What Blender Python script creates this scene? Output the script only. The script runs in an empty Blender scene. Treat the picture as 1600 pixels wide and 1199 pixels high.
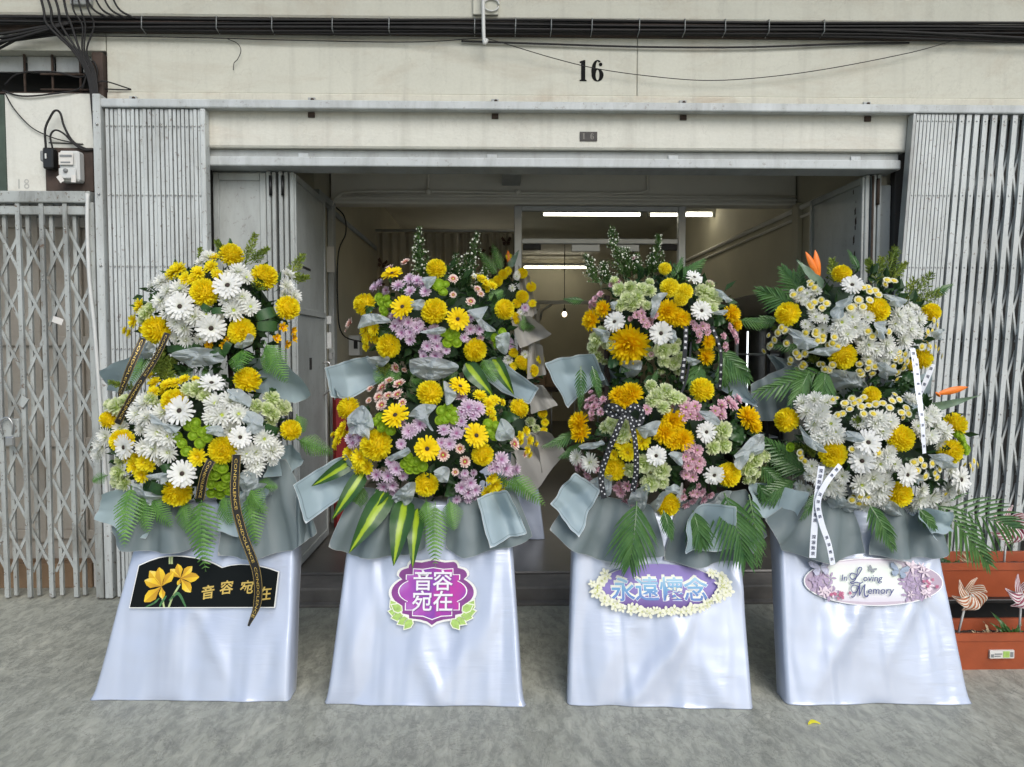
import bpy, math, random
from mathutils import Vector, Matrix, Quaternion, noise

# ------------------------------------------------------------------ camera, sky, sun, exposure
scn = bpy.context.scene
COL = scn.collection
cam_d = bpy.data.cameras.new('camera'); cam = bpy.data.objects.new('camera', cam_d); COL.objects.link(cam)
cam.location = (0, -4.5, 1.5)
cam.rotation_euler = (math.radians(90 - 2.7), 0, math.radians(-1.3))
cam_d.sensor_width = 36; cam_d.lens = 36 * 1150 / 1600; cam_d.clip_start = .05; cam_d.clip_end = 2000
scn.camera = cam
SUN_EL, SUN_AZ = math.radians(39), math.radians(160)      # overcast day, brightest part of the sky behind the camera
wd = bpy.data.worlds.new('World'); scn.world = wd; wd.use_nodes = True
nt = wd.node_tree; bg = nt.nodes['Background']
sky = nt.nodes.new('ShaderNodeTexSky'); sky.sky_type = 'NISHITA'; sky.sun_disc = False
sky.sun_elevation = SUN_EL; sky.sun_rotation = SUN_AZ; sky.air_density = 1.0; sky.dust_density = 1.5; sky.ozone_density = 1.0
nt.links.new(sky.outputs[0], bg.inputs[0]); bg.inputs[1].default_value = .115
sd = bpy.data.lights.new('sun', 'SUN'); sd.energy = 1.5; sd.angle = math.radians(38); sd.color = (1, .975, .93)
so = bpy.data.objects.new('sun', sd); COL.objects.link(so)
sv = Vector((math.sin(SUN_AZ) * math.cos(SUN_EL), math.cos(SUN_AZ) * math.cos(SUN_EL), math.sin(SUN_EL)))
so.rotation_euler = sv.to_track_quat('Z', 'Y').to_euler(); so.location = (0, -8, 9)
vs = scn.view_settings; vs.view_transform = 'Standard'; vs.look = 'None'; vs.exposure = 0.50; vs.gamma = 1
vs.use_curve_mapping = False
scn.cycles.max_bounces = 5; scn.cycles.diffuse_bounces = 3; scn.cycles.glossy_bounces = 2; scn.cycles.transmission_bounces = 4
scn.cycles.use_adaptive_sampling = True; scn.cycles.adaptive_threshold = .03; scn.cycles.use_denoising = True

rnd = random.Random(7)
PI = math.pi

# ------------------------------------------------------------------ mesh builder
class MB:
    def __init__(s): s.v = []; s.f = []; s.q = []; s.m = []; s.mi = 0
    def add(s, p, q=(0, 0, 0)):
        s.v.append(tuple(p)); s.q.append(tuple(q)); return len(s.v) - 1
    def face(s, *i): s.f.append(tuple(i)); s.m.append(s.mi)
    def box(s, x0, x1, y0, y1, z0, z1, M=None):
        P = [Vector(p) for p in ((x0,y0,z0),(x1,y0,z0),(x1,y1,z0),(x0,y1,z0),(x0,y0,z1),(x1,y0,z1),(x1,y1,z1),(x0,y1,z1))]
        if M: P = [M @ p for p in P]
        b = [s.add(p) for p in P]
        for f in ((0,3,2,1),(4,5,6,7),(0,1,5,4),(1,2,6,5),(2,3,7,6),(3,0,4,7)): s.face(*[b[i] for i in f])
        return s
    def bbox(s, x0, x1, y0, y1, z0, z1, e=.004):
        "box with chamfered edges"
        def ring(z, i): return [s.add(p) for p in ((x0+i,y0+e,z),(x0+e,y0+i,z),(x1-e,y0+i,z),(x1-i,y0+e,z),(x1-i,y1-e,z),(x1-e,y1-i,z),(x0+e,y1-i,z),(x0+i,y1-e,z))]
        r = [ring(z0, e*.6), ring(z0+e, 0), ring(z1-e, 0), ring(z1, e*.6)]
        for a, b in zip(r, r[1:]):
            for k in range(8): s.face(a[k], a[(k+1)%8], b[(k+1)%8], b[k])
        s.face(*r[0][::-1]); s.face(*r[3]); return s
    def tube(s, pts, r, n=6, q=0, cap=True):
        pts = [Vector(p) for p in pts]; rings = []
        for i, p in enumerate(pts):
            d = (pts[min(i+1, len(pts)-1)] - pts[max(i-1, 0)]).normalized()
            a = d.orthogonal().normalized() if i == 0 else (a - d * a.dot(d)).normalized()
            b = d.cross(a); rr = r[i] if isinstance(r, (list, tuple)) else r
            rings.append([s.add(p + (a*math.cos(2*PI*k/n) + b*math.sin(2*PI*k/n))*rr, (k/n, i/max(1,len(pts)-1), q)) for k in range(n)])
        for A, B in zip(rings, rings[1:]):
            for k in range(n): s.face(A[k], A[(k+1)%n], B[(k+1)%n], B[k])
        if cap: s.face(*rings[0][::-1]); s.face(*rings[-1])
        return s
    def ball(s, c, r, nu=8, nv=5, sz=1.0, t=.5, v0=-1.0):
        c = Vector(c); rows = []
        for j in range(nv+1):
            ph = (v0 + (1-v0)*j/nv) * PI/2
            rows.append([s.add(c + Vector((math.cos(2*PI*k/nu)*math.cos(ph)*r, math.sin(2*PI*k/nu)*math.cos(ph)*r, math.sin(ph)*r*sz)), (0, 0, t)) for k in range(nu)])
        for A, B in zip(rows, rows[1:]):
            for k in range(nu): s.face(A[k], A[(k+1)%nu], B[(k+1)%nu], B[k])
        return s
    def prism(s, pts, fr, w0, w1):
        "outline (u,v) extruded from w0 (back) to w1 (front) in a frame (origin,u,v,w)"
        O, U, V, W = fr
        a = [s.add(O + U*x + V*y + W*w1, (x, y, 1)) for x, y in pts]
        b = [s.add(O + U*x + V*y + W*w0, (x, y, 0)) for x, y in pts]
        s.face(*a); s.face(*b[::-1])
        for i in range(len(pts)): j = (i+1) % len(pts); s.face(a[i], b[i], b[j], a[j])
        return s
    def flat(s, pts, fr, w, t=0):
        O, U, V, W = fr
        s.face(*[s.add(O + U*x + V*y + W*w, (x, y, t)) for x, y in pts]); return s
    def mesh(s, name, smooth=True):
        me = bpy.data.meshes.new(name); me.from_pydata(s.v, [], s.f)
        at = me.attributes.new('q', 'FLOAT_VECTOR', 'POINT')
        at.data.foreach_set('vector', [c for q in s.q for c in q])
        if smooth: me.polygons.foreach_set('use_smooth', [True]*len(s.f))
        if any(s.m): me.polygons.foreach_set('material_index', s.m)
        me.update(); return me
    def build(s, name, mats, parent=None, smooth=False, loc=None):
        me = s.mesh(name, smooth)
        for m in (mats if isinstance(mats, (list, tuple)) else [mats]): me.materials.append(m)
        return obj(name, me, parent, loc)

def obj(name, me, parent=None, loc=None):
    o = bpy.data.objects.new(name, me); COL.objects.link(o)
    if parent:
        o.parent = parent
        base = parent.location if parent.parent is None else parent.location + parent.parent.location
        if loc is None: o.location = -base                       # meshes are made in world coordinates
        else: o.location = loc
    elif loc is not None: o.location = loc
    return o
def thing(name, label, cat, loc=(0,0,0), group=None):
    o = bpy.data.objects.new(name, None); COL.objects.link(o); o.location = loc; o.empty_display_size = .1
    return tag(o, label, cat, group)
def tag(o, label, cat, group=None):
    o['label'] = label; o['category'] = cat
    if group: o['group'] = group
    return o
def structure(o): o['kind'] = 'structure'; return o
def box_part(name, mat, parent, x0, x1, y0, y1, z0, z1, e=.004):
    return MB().bbox(x0, x1, y0, y1, z0, z1, e).build(name, mat, parent)
def catmull(pts, n=10):
    P = [Vector(p) for p in pts]; P = [P[0]*2 - P[1]] + P + [P[-1]*2 - P[-2]]; out = []
    for i in range(1, len(P)-2):
        for k in range(n):
            t = k/n; a, b, c, d = P[i-1:i+3]
            out.append(.5*((2*b) + (c-a)*t + (2*a-5*b+4*c-d)*t*t + (3*b-a-3*c+d)*t**3))
    return out + [P[-2]]

# ------------------------------------------------------------------ materials
class NT:
    def __init__(s, name):
        s.m = bpy.data.materials.new(name); s.m.use_nodes = True; s.t = s.m.node_tree
        s.b = s.t.nodes['Principled BSDF']; s.out = s.t.nodes['Material Output']
    def n(s, kind, **kw):
        nd = s.t.nodes.new('ShaderNode' + kind)
        for k, v in kw.items(): setattr(nd, k, v)
        return nd
    def l(s, a, b): s.t.links.new(a, b)
    def noise(s, scale, detail=4, rough=.55, vec=None, dist=0):
        nd = s.n('TexNoise'); nd.inputs['Scale'].default_value = scale; nd.inputs['Detail'].default_value = detail
        nd.inputs['Roughness'].default_value = rough; nd.inputs['Distortion'].default_value = dist
        if vec: s.l(vec, nd.inputs['Vector'])
        return nd
    def pos(s, sc=(1,1,1)):
        g = s.n('NewGeometry'); mp = s.n('Mapping'); mp.inputs['Scale'].default_value = sc
        s.l(g.outputs['Position'], mp.inputs['Vector']); return mp.outputs[0]
    def ramp(s, fac, stops, interp='LINEAR'):
        r = s.n('ValToRGB'); e = r.color_ramp.elements; r.color_ramp.interpolation = interp
        for i, (p, c) in enumerate(stops):
            el = e[i] if i < 2 else e.new(p)
            el.position = p; el.color = (*c, 1) if len(c) == 3 else c
        s.l(fac, r.inputs[0]); return r.outputs[0]
    def mix(s, fac, a, b, mode='MIX'):
        m = s.n('MixRGB', blend_type=mode)
        for i, v in ((0, fac), (1, a), (2, b)):
            if hasattr(v, 'is_output'): s.l(v, m.inputs[i])
            elif i == 0: m.inputs[0].default_value = v
            else: m.inputs[i].default_value = (*v, 1)
        return m.outputs[0]
    def math(s, op, a, b=0, c=0):
        m = s.n('Math', operation=op)
        for i, v in enumerate((a, b, c)):
            if hasattr(v, 'is_output'): s.l(v, m.inputs[i])
            else: m.inputs[i].default_value = v
        return m.outputs[0]
    def q(s):
        a = s.n('Attribute', attribute_name='q'); x = s.n('SeparateXYZ'); s.l(a.outputs['Vector'], x.inputs[0]); return x.outputs
    def col(s, c):
        if hasattr(c, 'is_output'): s.l(c, s.b.inputs['Base Color'])
        else: s.b.inputs['Base Color'].default_value = (*c, 1)
    def set(s, **kw):
        for k, v in kw.items():
            i = s.b.inputs[k.replace('_', ' ')]
            if hasattr(v, 'is_output'): s.l(v, i)
            else: i.default_value = v
    def bump(s, h, strength=.3, dist=.01):
        b = s.n('Bump'); b.inputs['Strength'].default_value = strength; b.inputs['Distance'].default_value = dist
        s.l(h, b.inputs['Height']); s.l(b.outputs[0], s.b.inputs['Normal'])
    def translucent(s, colr, fac):
        t = s.n('BsdfTranslucent'); mx = s.n('MixShader'); mx.inputs[0].default_value = fac
        if hasattr(colr, 'is_output'): s.l(colr, t.inputs[0])
        else: t.inputs[0].default_value = (*colr, 1)
        s.l(s.b.outputs[0], mx.inputs[1]); s.l(t.outputs[0], mx.inputs[2]); s.l(mx.outputs[0], s.out.inputs[0])

def plain(name, c, rough=.6, var=.0, scale=8, metal=0, spec=.5, bump=0, bscale=60):
    k = NT(name); k.set(Roughness=rough, Metallic=metal, Specular_IOR_Level=spec)
    if var:
        nz = k.noise(scale, 5, vec=k.pos())
        k.col(k.ramp(nz.outputs[0], [(.3, tuple(x*(1-var) for x in c)), (.7, tuple(min(1, x*(1+var*.6)) for x in c))]))
    else: k.col(c)
    if bump: k.bump(k.noise(bscale, 5, vec=k.pos()).outputs[0], bump, .004)
    return k.m
def plaster(name, c, stain=(.33,.25,.17), amt=.35, bump=.3):
    k = NT(name); p = k.pos(); k.set(Roughness=.85, Specular_IOR_Level=.25)
    base = k.ramp(k.noise(2.2, 6, .6, p).outputs[0], [(.3, tuple(x*.9 for x in c)), (.7, c)])
    fine = k.ramp(k.noise(60, 3, .7, p).outputs[0], [(.35, (.95,.95,.945)), (.6, (1,1,1))])
    base = k.mix(1, base, fine, 'MULTIPLY')
    st = k.ramp(k.noise(1.3, 8, .72, k.pos((1.0, 1, 2.6)), .6).outputs[0], [(.50, (0,0,0)), (.74, (amt,)*3)])
    base = k.mix(k.ramp(k.noise(4, 5, .6, k.pos((2.6, 1, .16)), .2).outputs[0], [(.52, (0,0,0)), (.75, (amt*.8,)*3)]), base, (.30,.29,.25))
    cr = k.math('ABSOLUTE', k.math('SUBTRACT', k.noise(1.1, 9, .62, p, .3).outputs[0], .5)); base = k.mix(k.ramp(cr, [(0, (.16,)*3), (.002, (0,0,0))]), base, (.22,.21,.18))
    k.col(k.mix(st, base, stain)); k.bump(k.noise(16, 6, .6, k.pos((1, 1, 2))).outputs[0], bump, .006); return k.m
def painted_metal(name, c, rust=.5, rough=.42, wear=.15):
    k = NT(name); p = k.pos(); k.set(Roughness=rough, Specular_IOR_Level=.4)
    base = k.ramp(k.noise(5, 6, .6, k.pos((1, 1, .25))).outputs[0], [(.25, tuple(x*(1-wear) for x in c)), (.7, c)])
    gr = k.ramp(k.noise(1.6, 7, .7, k.pos((3, 1, .8)), .4).outputs[0], [(.45, (1,1,1)), (.72, (1-wear*2.2, 1-wear*2.3, 1-wear*2.4))]); base = k.mix(1, base, gr, 'MULTIPLY')
    sp = k.ramp(k.noise(34, 5, .7, p).outputs[0], [(.60, (0,0,0)), (.66, (rust,)*3)])
    k.col(k.mix(sp, base, (.10,.055,.03))); k.bump(k.noise(22, 4, .5, p).outputs[0], .12, .003); return k.m
def petal_mat(name, stops, trans=.25, rough=.6, var=.12):
    k = NT(name); q = k.q(); k.set(Roughness=rough, Specular_IOR_Level=.2)
    c = k.ramp(q[2], stops); oi = k.n('ObjectInfo')
    v = k.ramp(oi.outputs['Random'], [(0, (1-var,)*3), (1, (1,1,1))]); c = k.mix(1, c, v, 'MULTIPLY')
    k.col(c); k.translucent(c, trans); return k.m
def leaf_mat(name, dark, light, rough=.42, trans=.22, scale=20):
    k = NT(name); k.set(Roughness=rough, Specular_IOR_Level=.45); p = k.pos()
    c = k.ramp(k.noise(scale, 4, .6, p).outputs[0], [(.3, dark), (.72, light)])
    oi = k.n('ObjectInfo'); c = k.mix(1, c, k.ramp(oi.outputs['Random'], [(0, (.75,.8,.75)), (1, (1.1,1.05,1))]), 'MULTIPLY')
    k.col(c); k.translucent(c, trans); return k.m

def concrete_mat():
    k = NT('worn_concrete'); p = k.pos(); k.set(Specular_IOR_Level=.4)
    mp = k.n('Mapping'); mp.inputs['Rotation'].default_value = (0, 0, .75); mp.inputs['Scale'].default_value = (1.9, .8, 1); k.l(p, mp.inputs[0]); mp = mp.outputs[0]
    st = k.noise(6.5, 10, .66, mp, .35)
    c = k.ramp(st.outputs[0], [(.34, (.27,.275,.236)), (.47, (.315,.32,.274)), (.505, (.34,.345,.296)), (.56, (.355,.36,.308)), (.66, (.42,.42,.362))])
    fl = k.ramp(k.noise(15, 8, .70, mp, .6).outputs[0], [(.40, (.82,.825,.825)), (.485, (.96,.96,.96)), (.51, (1.05,1.05,1.045)), (.63, (1.16,1.155,1.14))]); c = k.mix(1, c, fl, 'MULTIPLY')
    blot = k.ramp(k.noise(.8, 5, .6, p).outputs[0], [(.32, (.88,.885,.88)), (.68, (1.06,1.055,1.03))]); c = k.mix(1, c, blot, 'MULTIPLY')
    d2 = k.math('ABSOLUTE', k.math('SUBTRACT', k.noise(2.6, 10, .68, p, .8).outputs[0], .5))
    c = k.mix(k.ramp(d2, [(.0, (.7,)*3), (.005, (0,0,0))]), c, (.11,.11,.095))
    d3 = k.math('ABSOLUTE', k.math('SUBTRACT', k.noise(9, 8, .7, mp, .5).outputs[0], .47))
    c = k.mix(k.ramp(d3, [(.0, (.35,)*3), (.012, (0,0,0))]), c, (.52,.52,.45))
    c = k.mix(k.ramp(k.noise(70, 2, .5, p).outputs[0], [(.72, (0,0,0)), (.77, (.7,)*3)]), c, (.10,.098,.085))
    k.col(c); k.l(k.ramp(st.outputs[0], [(.3, (.45,)*3), (.7, (.72,)*3)]), k.b.inputs['Roughness'])
    k.bump(k.noise(16, 8, .68, mp).outputs[0], .25, .008); return k.m

def satin_mat():
    k = NT('white_satin'); k.col((.455,.505,.615)); k.set(Roughness=.27, Specular_IOR_Level=.8, Metallic=.2, Sheen_Weight=.12, Sheen_Roughness=.3)
    n1 = k.noise(5, 1, .4, k.pos((1.6, 1, .22)), .35)                  # long soft vertical folds
    mp = k.n('Mapping'); mp.inputs['Rotation'].default_value = (0, .38, 0); mp.inputs['Scale'].default_value = (.42, 1, 2.6); k.l(k.pos(), mp.inputs[0])
    n2 = k.noise(17, 2, .5, mp.outputs[0], .35)                        # short slanting wrinkles, only in patches
    patch = k.ramp(k.noise(2.8, 2, .5, k.pos()).outputs[0], [(.46, (0,0,0)), (.62, (1,1,1))])
    k.bump(k.math('ADD', k.math('MULTIPLY', n1.outputs[0], 1.1), k.math('MULTIPLY', k.math('MULTIPLY', n2.outputs[0], patch), .07)), .5, .045); return k.m
def paper_mat(name, c, border=False, trans=.3):
    k = NT(name); q = k.q(); k.set(Roughness=.5, Specular_IOR_Level=.35)
    oi = k.n('ObjectInfo'); cc = k.mix(1, k.mix(0, c, c), k.ramp(oi.outputs['Random'], [(0, (.9,.92,.92)), (1, (1.05,1.05,1.05))]), 'MULTIPLY')
    if border:
        e = k.ramp(q[2], [(.0, (1,1,1)), (.012, (1,1,1)), (.018, (0,0,0)), (.9, (0,0,0))])
        cc = k.mix(e, cc, (.74,.78,.79))
        e2 = k.ramp(q[2], [(.0, (0,0,0)), (.075, (0,0,0)), (.085, (.6,)*3), (.105, (.6,)*3), (.115, (0,0,0)), (.9, (0,0,0))])
        cc = k.mix(e2, cc, (.16,.20,.22))
    else:
        e = k.ramp(q[2], [(.0, (.35,)*3), (.012, (.35,)*3), (.02, (0,0,0)), (.9, (0,0,0))])
        cc = k.mix(e, cc, (.62,.60,.56))
    k.col(cc); k.translucent(cc, trans); return k.m
def emit(name, c, s):
    k = NT(name); k.col((.9,.9,.88)); k.set(Emission_Color=(*c, 1), Emission_Strength=s); return k.m
def glass_mat(name='shop_glass'):
    k = NT(name); k.col((.9,.93,.92)); k.set(Roughness=.02, Transmission_Weight=1, IOR=1.02); return k.m

M = dict(
 concrete=concrete_mat(),
 step=plain('step_concrete', (.16,.15,.135), .8, .35, 5, bump=.5, bscale=40),
 floor_in=plain('indoor_floor', (.10,.095,.085), .35, .25, 3),
 wall=plaster('cream_plaster', (.575,.57,.49), amt=.4, bump=.2),
 ledge=plaster('ledge_plaster', (.60,.585,.50), stain=(.36,.26,.18), amt=.75, bump=.3),
 lintel=plaster('lintel_plaster', (.63,.625,.555), stain=(.45,.36,.28), amt=.4, bump=.5),
 old_door=plaster('old_door_paint', (.50,.46,.40), amt=.35, bump=.1),
 grey_trim=painted_metal('grey_trim', (.40,.42,.41), .2),
 track=painted_metal('track_paint', (.50,.53,.53), .35),
 gate=painted_metal('silver_gate_paint', (.53,.56,.55), .75, .38, .16),
 gate_old=painted_metal('old_gate_paint', (.40,.425,.41), .9, .45, .3),
 door=painted_metal('blue_grey_door', (.40,.425,.41), .3, .5),
 dark_and_shade=painted_metal('dark_paint_and_shade', (.035,.034,.033), .25, .6),  # dark paint; on the pier and side panel it paints in shade
 void=plain('dark_void', (.012,.012,.011), .9),
 room=plain('room_paint', (.50,.465,.35), .8, .1, 2),
 ceiling=plain('ceiling_paint', (.78,.75,.66), .8, .08, 2),
 alu=plain('aluminium', (.55,.56,.55), .4, .06, metal=.3),
 cable=plain('cable_black', (.011,.010,.010), .7, .3, 20),
 timber=plain('old_timber', (.05,.033,.025), .8, .5, 9, bump=.5),
 board=plaster('board_paint', (.66,.66,.60), amt=.3, bump=.15),
 white_plastic=plain('white_plastic', (.56,.57,.55), .4, .08),
 grey_plastic=plain('grey_plastic', (.20,.21,.21), .45, .1),
 black_plastic=plain('black_plastic', (.009,.009,.009), .4, .1),
 steel=plain('steel', (.45,.45,.44), .35, .1, metal=.8),
 rust=plain('rusty_iron', (.05,.032,.022), .8, .4, 30),
 black_paint=plain('black_paint', (.012,.012,.012), .8, .3, 60, spec=.08),
 plate=plain('plate_dark', (.045,.04,.036), .6, .3, 40),
 plate_txt=plain('plate_text', (.17,.16,.14), .6),
 green_paint=plain('green_paint', (.05,.075,.055), .7, .3, 8),
 stencil=plain('stencil_grey', (.40,.40,.37), .8),
 curtain=plain('curtain_cloth', (.48,.44,.33), .8, .1, 5),
 brown=plain('brown_decal', (.09,.045,.025), .7, .2),
 tube=emit('fluorescent_tube', (1, .94, .76), 9.5), bulb=emit('lit_bulb', (1, .82, .5), 5), led=emit('led_strip', (.95, .97, 1), 1.6),
 glass=glass_mat(),
 carton=plain('carton', (.26,.17,.10), .8, .15, 10), card_white=plain('card_white', (.62,.60,.56), .7, .05),
 red=plain('dark_red', (.20,.012,.014), .6, .2, 10),
 terra=plain('terracotta_plastic', (.32,.068,.022), .42, .18, 7, bump=.1),
 soil=plain('potting_soil', (.035,.025,.018), .95, .5, 60, bump=1, bscale=90),
 satin=satin_mat(),
 paper=paper_mat('wrap_light', (.40,.50,.53)), paper_b=paper_mat('wrap_bordered', (.40,.50,.54), True), skirt=paper_mat('wrap_grey', (.165,.205,.212), False, .2),
 paper_in=paper_mat('wrap_shade', (.42,.40,.36)),
 tissue=paper_mat('tissue', (.58,.635,.65), False, .5),
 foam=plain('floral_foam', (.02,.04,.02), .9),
 fern=leaf_mat('fern_green', (.07,.19,.035), (.17,.36,.07)), palm=leaf_mat('palm_green', (.045,.125,.035), (.115,.235,.07), .3),
 leaf=leaf_mat('leaf_green', (.018,.06,.018), (.05,.13,.035), .35), feather=leaf_mat('feather_green', (.12,.20,.03), (.30,.37,.05), .6),
 mass=leaf_mat('mass_green', (.015,.045,.014), (.045,.11,.03), .5), stem=leaf_mat('stem_green', (.05,.11,.03), (.10,.19,.05)),
 pompom=petal_mat('pompom_yellow', [(0, (.94,.64,.0)), (.4, (.95,.74,.008)), (1, (.98,.89,.03))], .4, var=.10),
 pompomlight=petal_mat('pompom_lemon', [(0, (.78,.56,.0)), (.5, (.95,.80,.012)), (1, (.98,.91,.08))], .4, var=.08),
 golden=petal_mat('golden_mum', [(0, (.92,.52,.0)), (.5, (.95,.63,.003)), (1, (.98,.77,.012))], .4, var=.08),
 yellow=petal_mat('yellow_mum', [(0, (.66,.48,.0)), (.4, (.95,.74,.008)), (1, (.98,.89,.03))], .4),
 sunny=petal_mat('yellow_gerbera', [(0, (.68,.38,.0)), (.4, (.92,.64,.003)), (1, (.95,.77,.012))], .25),
 gerbera=petal_mat('white_gerbera', [(0, (.72,.74,.56)), (.35, (.92,.92,.87)), (1, (.95,.95,.93))], .4, var=.07),
 white=petal_mat('white_mum', [(0, (.70,.76,.44)), (.35, (.91,.92,.84)), (1, (.95,.95,.92))], .4, var=.09),
 lilac=petal_mat('lilac_mum', [(0, (.42,.18,.37)), (.45, (.70,.52,.68)), (1, (.88,.77,.86))], .35),
 green=petal_mat('green_button', [(0, (.09,.17,.006)), (.5, (.20,.34,.012)), (1, (.30,.45,.025))], .15),
 peach=petal_mat('peach_mum', [(0, (.38,.02,.03)), (.4, (.55,.15,.13)), (.62, (.86,.62,.52)), (1, (.92,.80,.72))], .3),
 pale=petal_mat('pale_green_mum', [(0, (.40,.55,.10)), (.5, (.74,.83,.42)), (1, (.90,.93,.68))], .4),
 pink=petal_mat('pink_mum', [(0, (.45,.17,.25)), (.5, (.74,.42,.52)), (1, (.86,.62,.68))], .35),
 button=petal_mat('button_rim', [(0, (.66,.58,.12)), (.5, (.74,.72,.46)), (1, (.80,.80,.66))], .2, var=.05),
 tiny=petal_mat('freesia_yellow', [(0, (.75,.30,.0)), (1, (.88,.58,.005))], .2), smallwhite=petal_mat('aster_white', [(0, (.7,.7,.5)), (1, (.86,.87,.84))], .2),
 c_dark=plain('centre_dark', (.035,.022,.016), .8, .4, 300), c_yellow=plain('centre_yellow', (.66,.50,.04), .8, .2, 300), c_green=plain('centre_green', (.40,.48,.06), .8, .2, 300),
 c_wine=plain('centre_wine', (.30,.11,.22), .8, .2, 300), c_olive=plain('centre_olive', (.22,.34,.015), .8, .2, 300),
 bird_o=plain('bird_orange', (.80,.19,.012), .45, .15, 40), bird_g=plain('bird_green', (.13,.20,.13), .4, .25, 30),
 rib_white=plain('ribbon_white', (.74,.77,.84), .35), rib_ink=plain('ribbon_ink', (.07,.08,.13), .6), rib_dark=plain('ribbon_slate', (.02,.022,.026), .6, spec=.2), gold=plain('gold_foil', (.62,.43,.10), .3, .15, 80, metal=.35), ink_white=plain('ink_white', (.72,.73,.74), .5),
)
def ribbon_black():
    k = NT('ribbon_black'); q = k.q(); k.set(Roughness=.4, Specular_IOR_Level=.3)
    a = k.math('ABSOLUTE', q[1]); e = k.ramp(a, [(.84, (0,0,0)), (.85, (.7,)*3), (.90, (.7,)*3), (.91, (0,0,0))])
    k.col(k.mix(e, (.014,.013,.012), (.66,.48,.14))); return k.m
M['rib_black'] = ribbon_black()
def dracaena():
    k = NT('striped_leaf'); q = k.q(); k.set(Roughness=.3)
    a = k.math('ADD', k.math('ABSOLUTE', q[1]), k.math('MULTIPLY', k.math('SUBTRACT', k.noise(24, 3, vec=k.pos((1,1,.3))).outputs[0], .5), .35))
    c = k.ramp(a, [(.0, (.36,.50,.02)), (.24, (.30,.44,.02)), (.34, (.035,.105,.02)), (1, (.025,.08,.018))])
    k.col(c); k.translucent(c, .2); return k.m
M['drac'] = dracaena()

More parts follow.
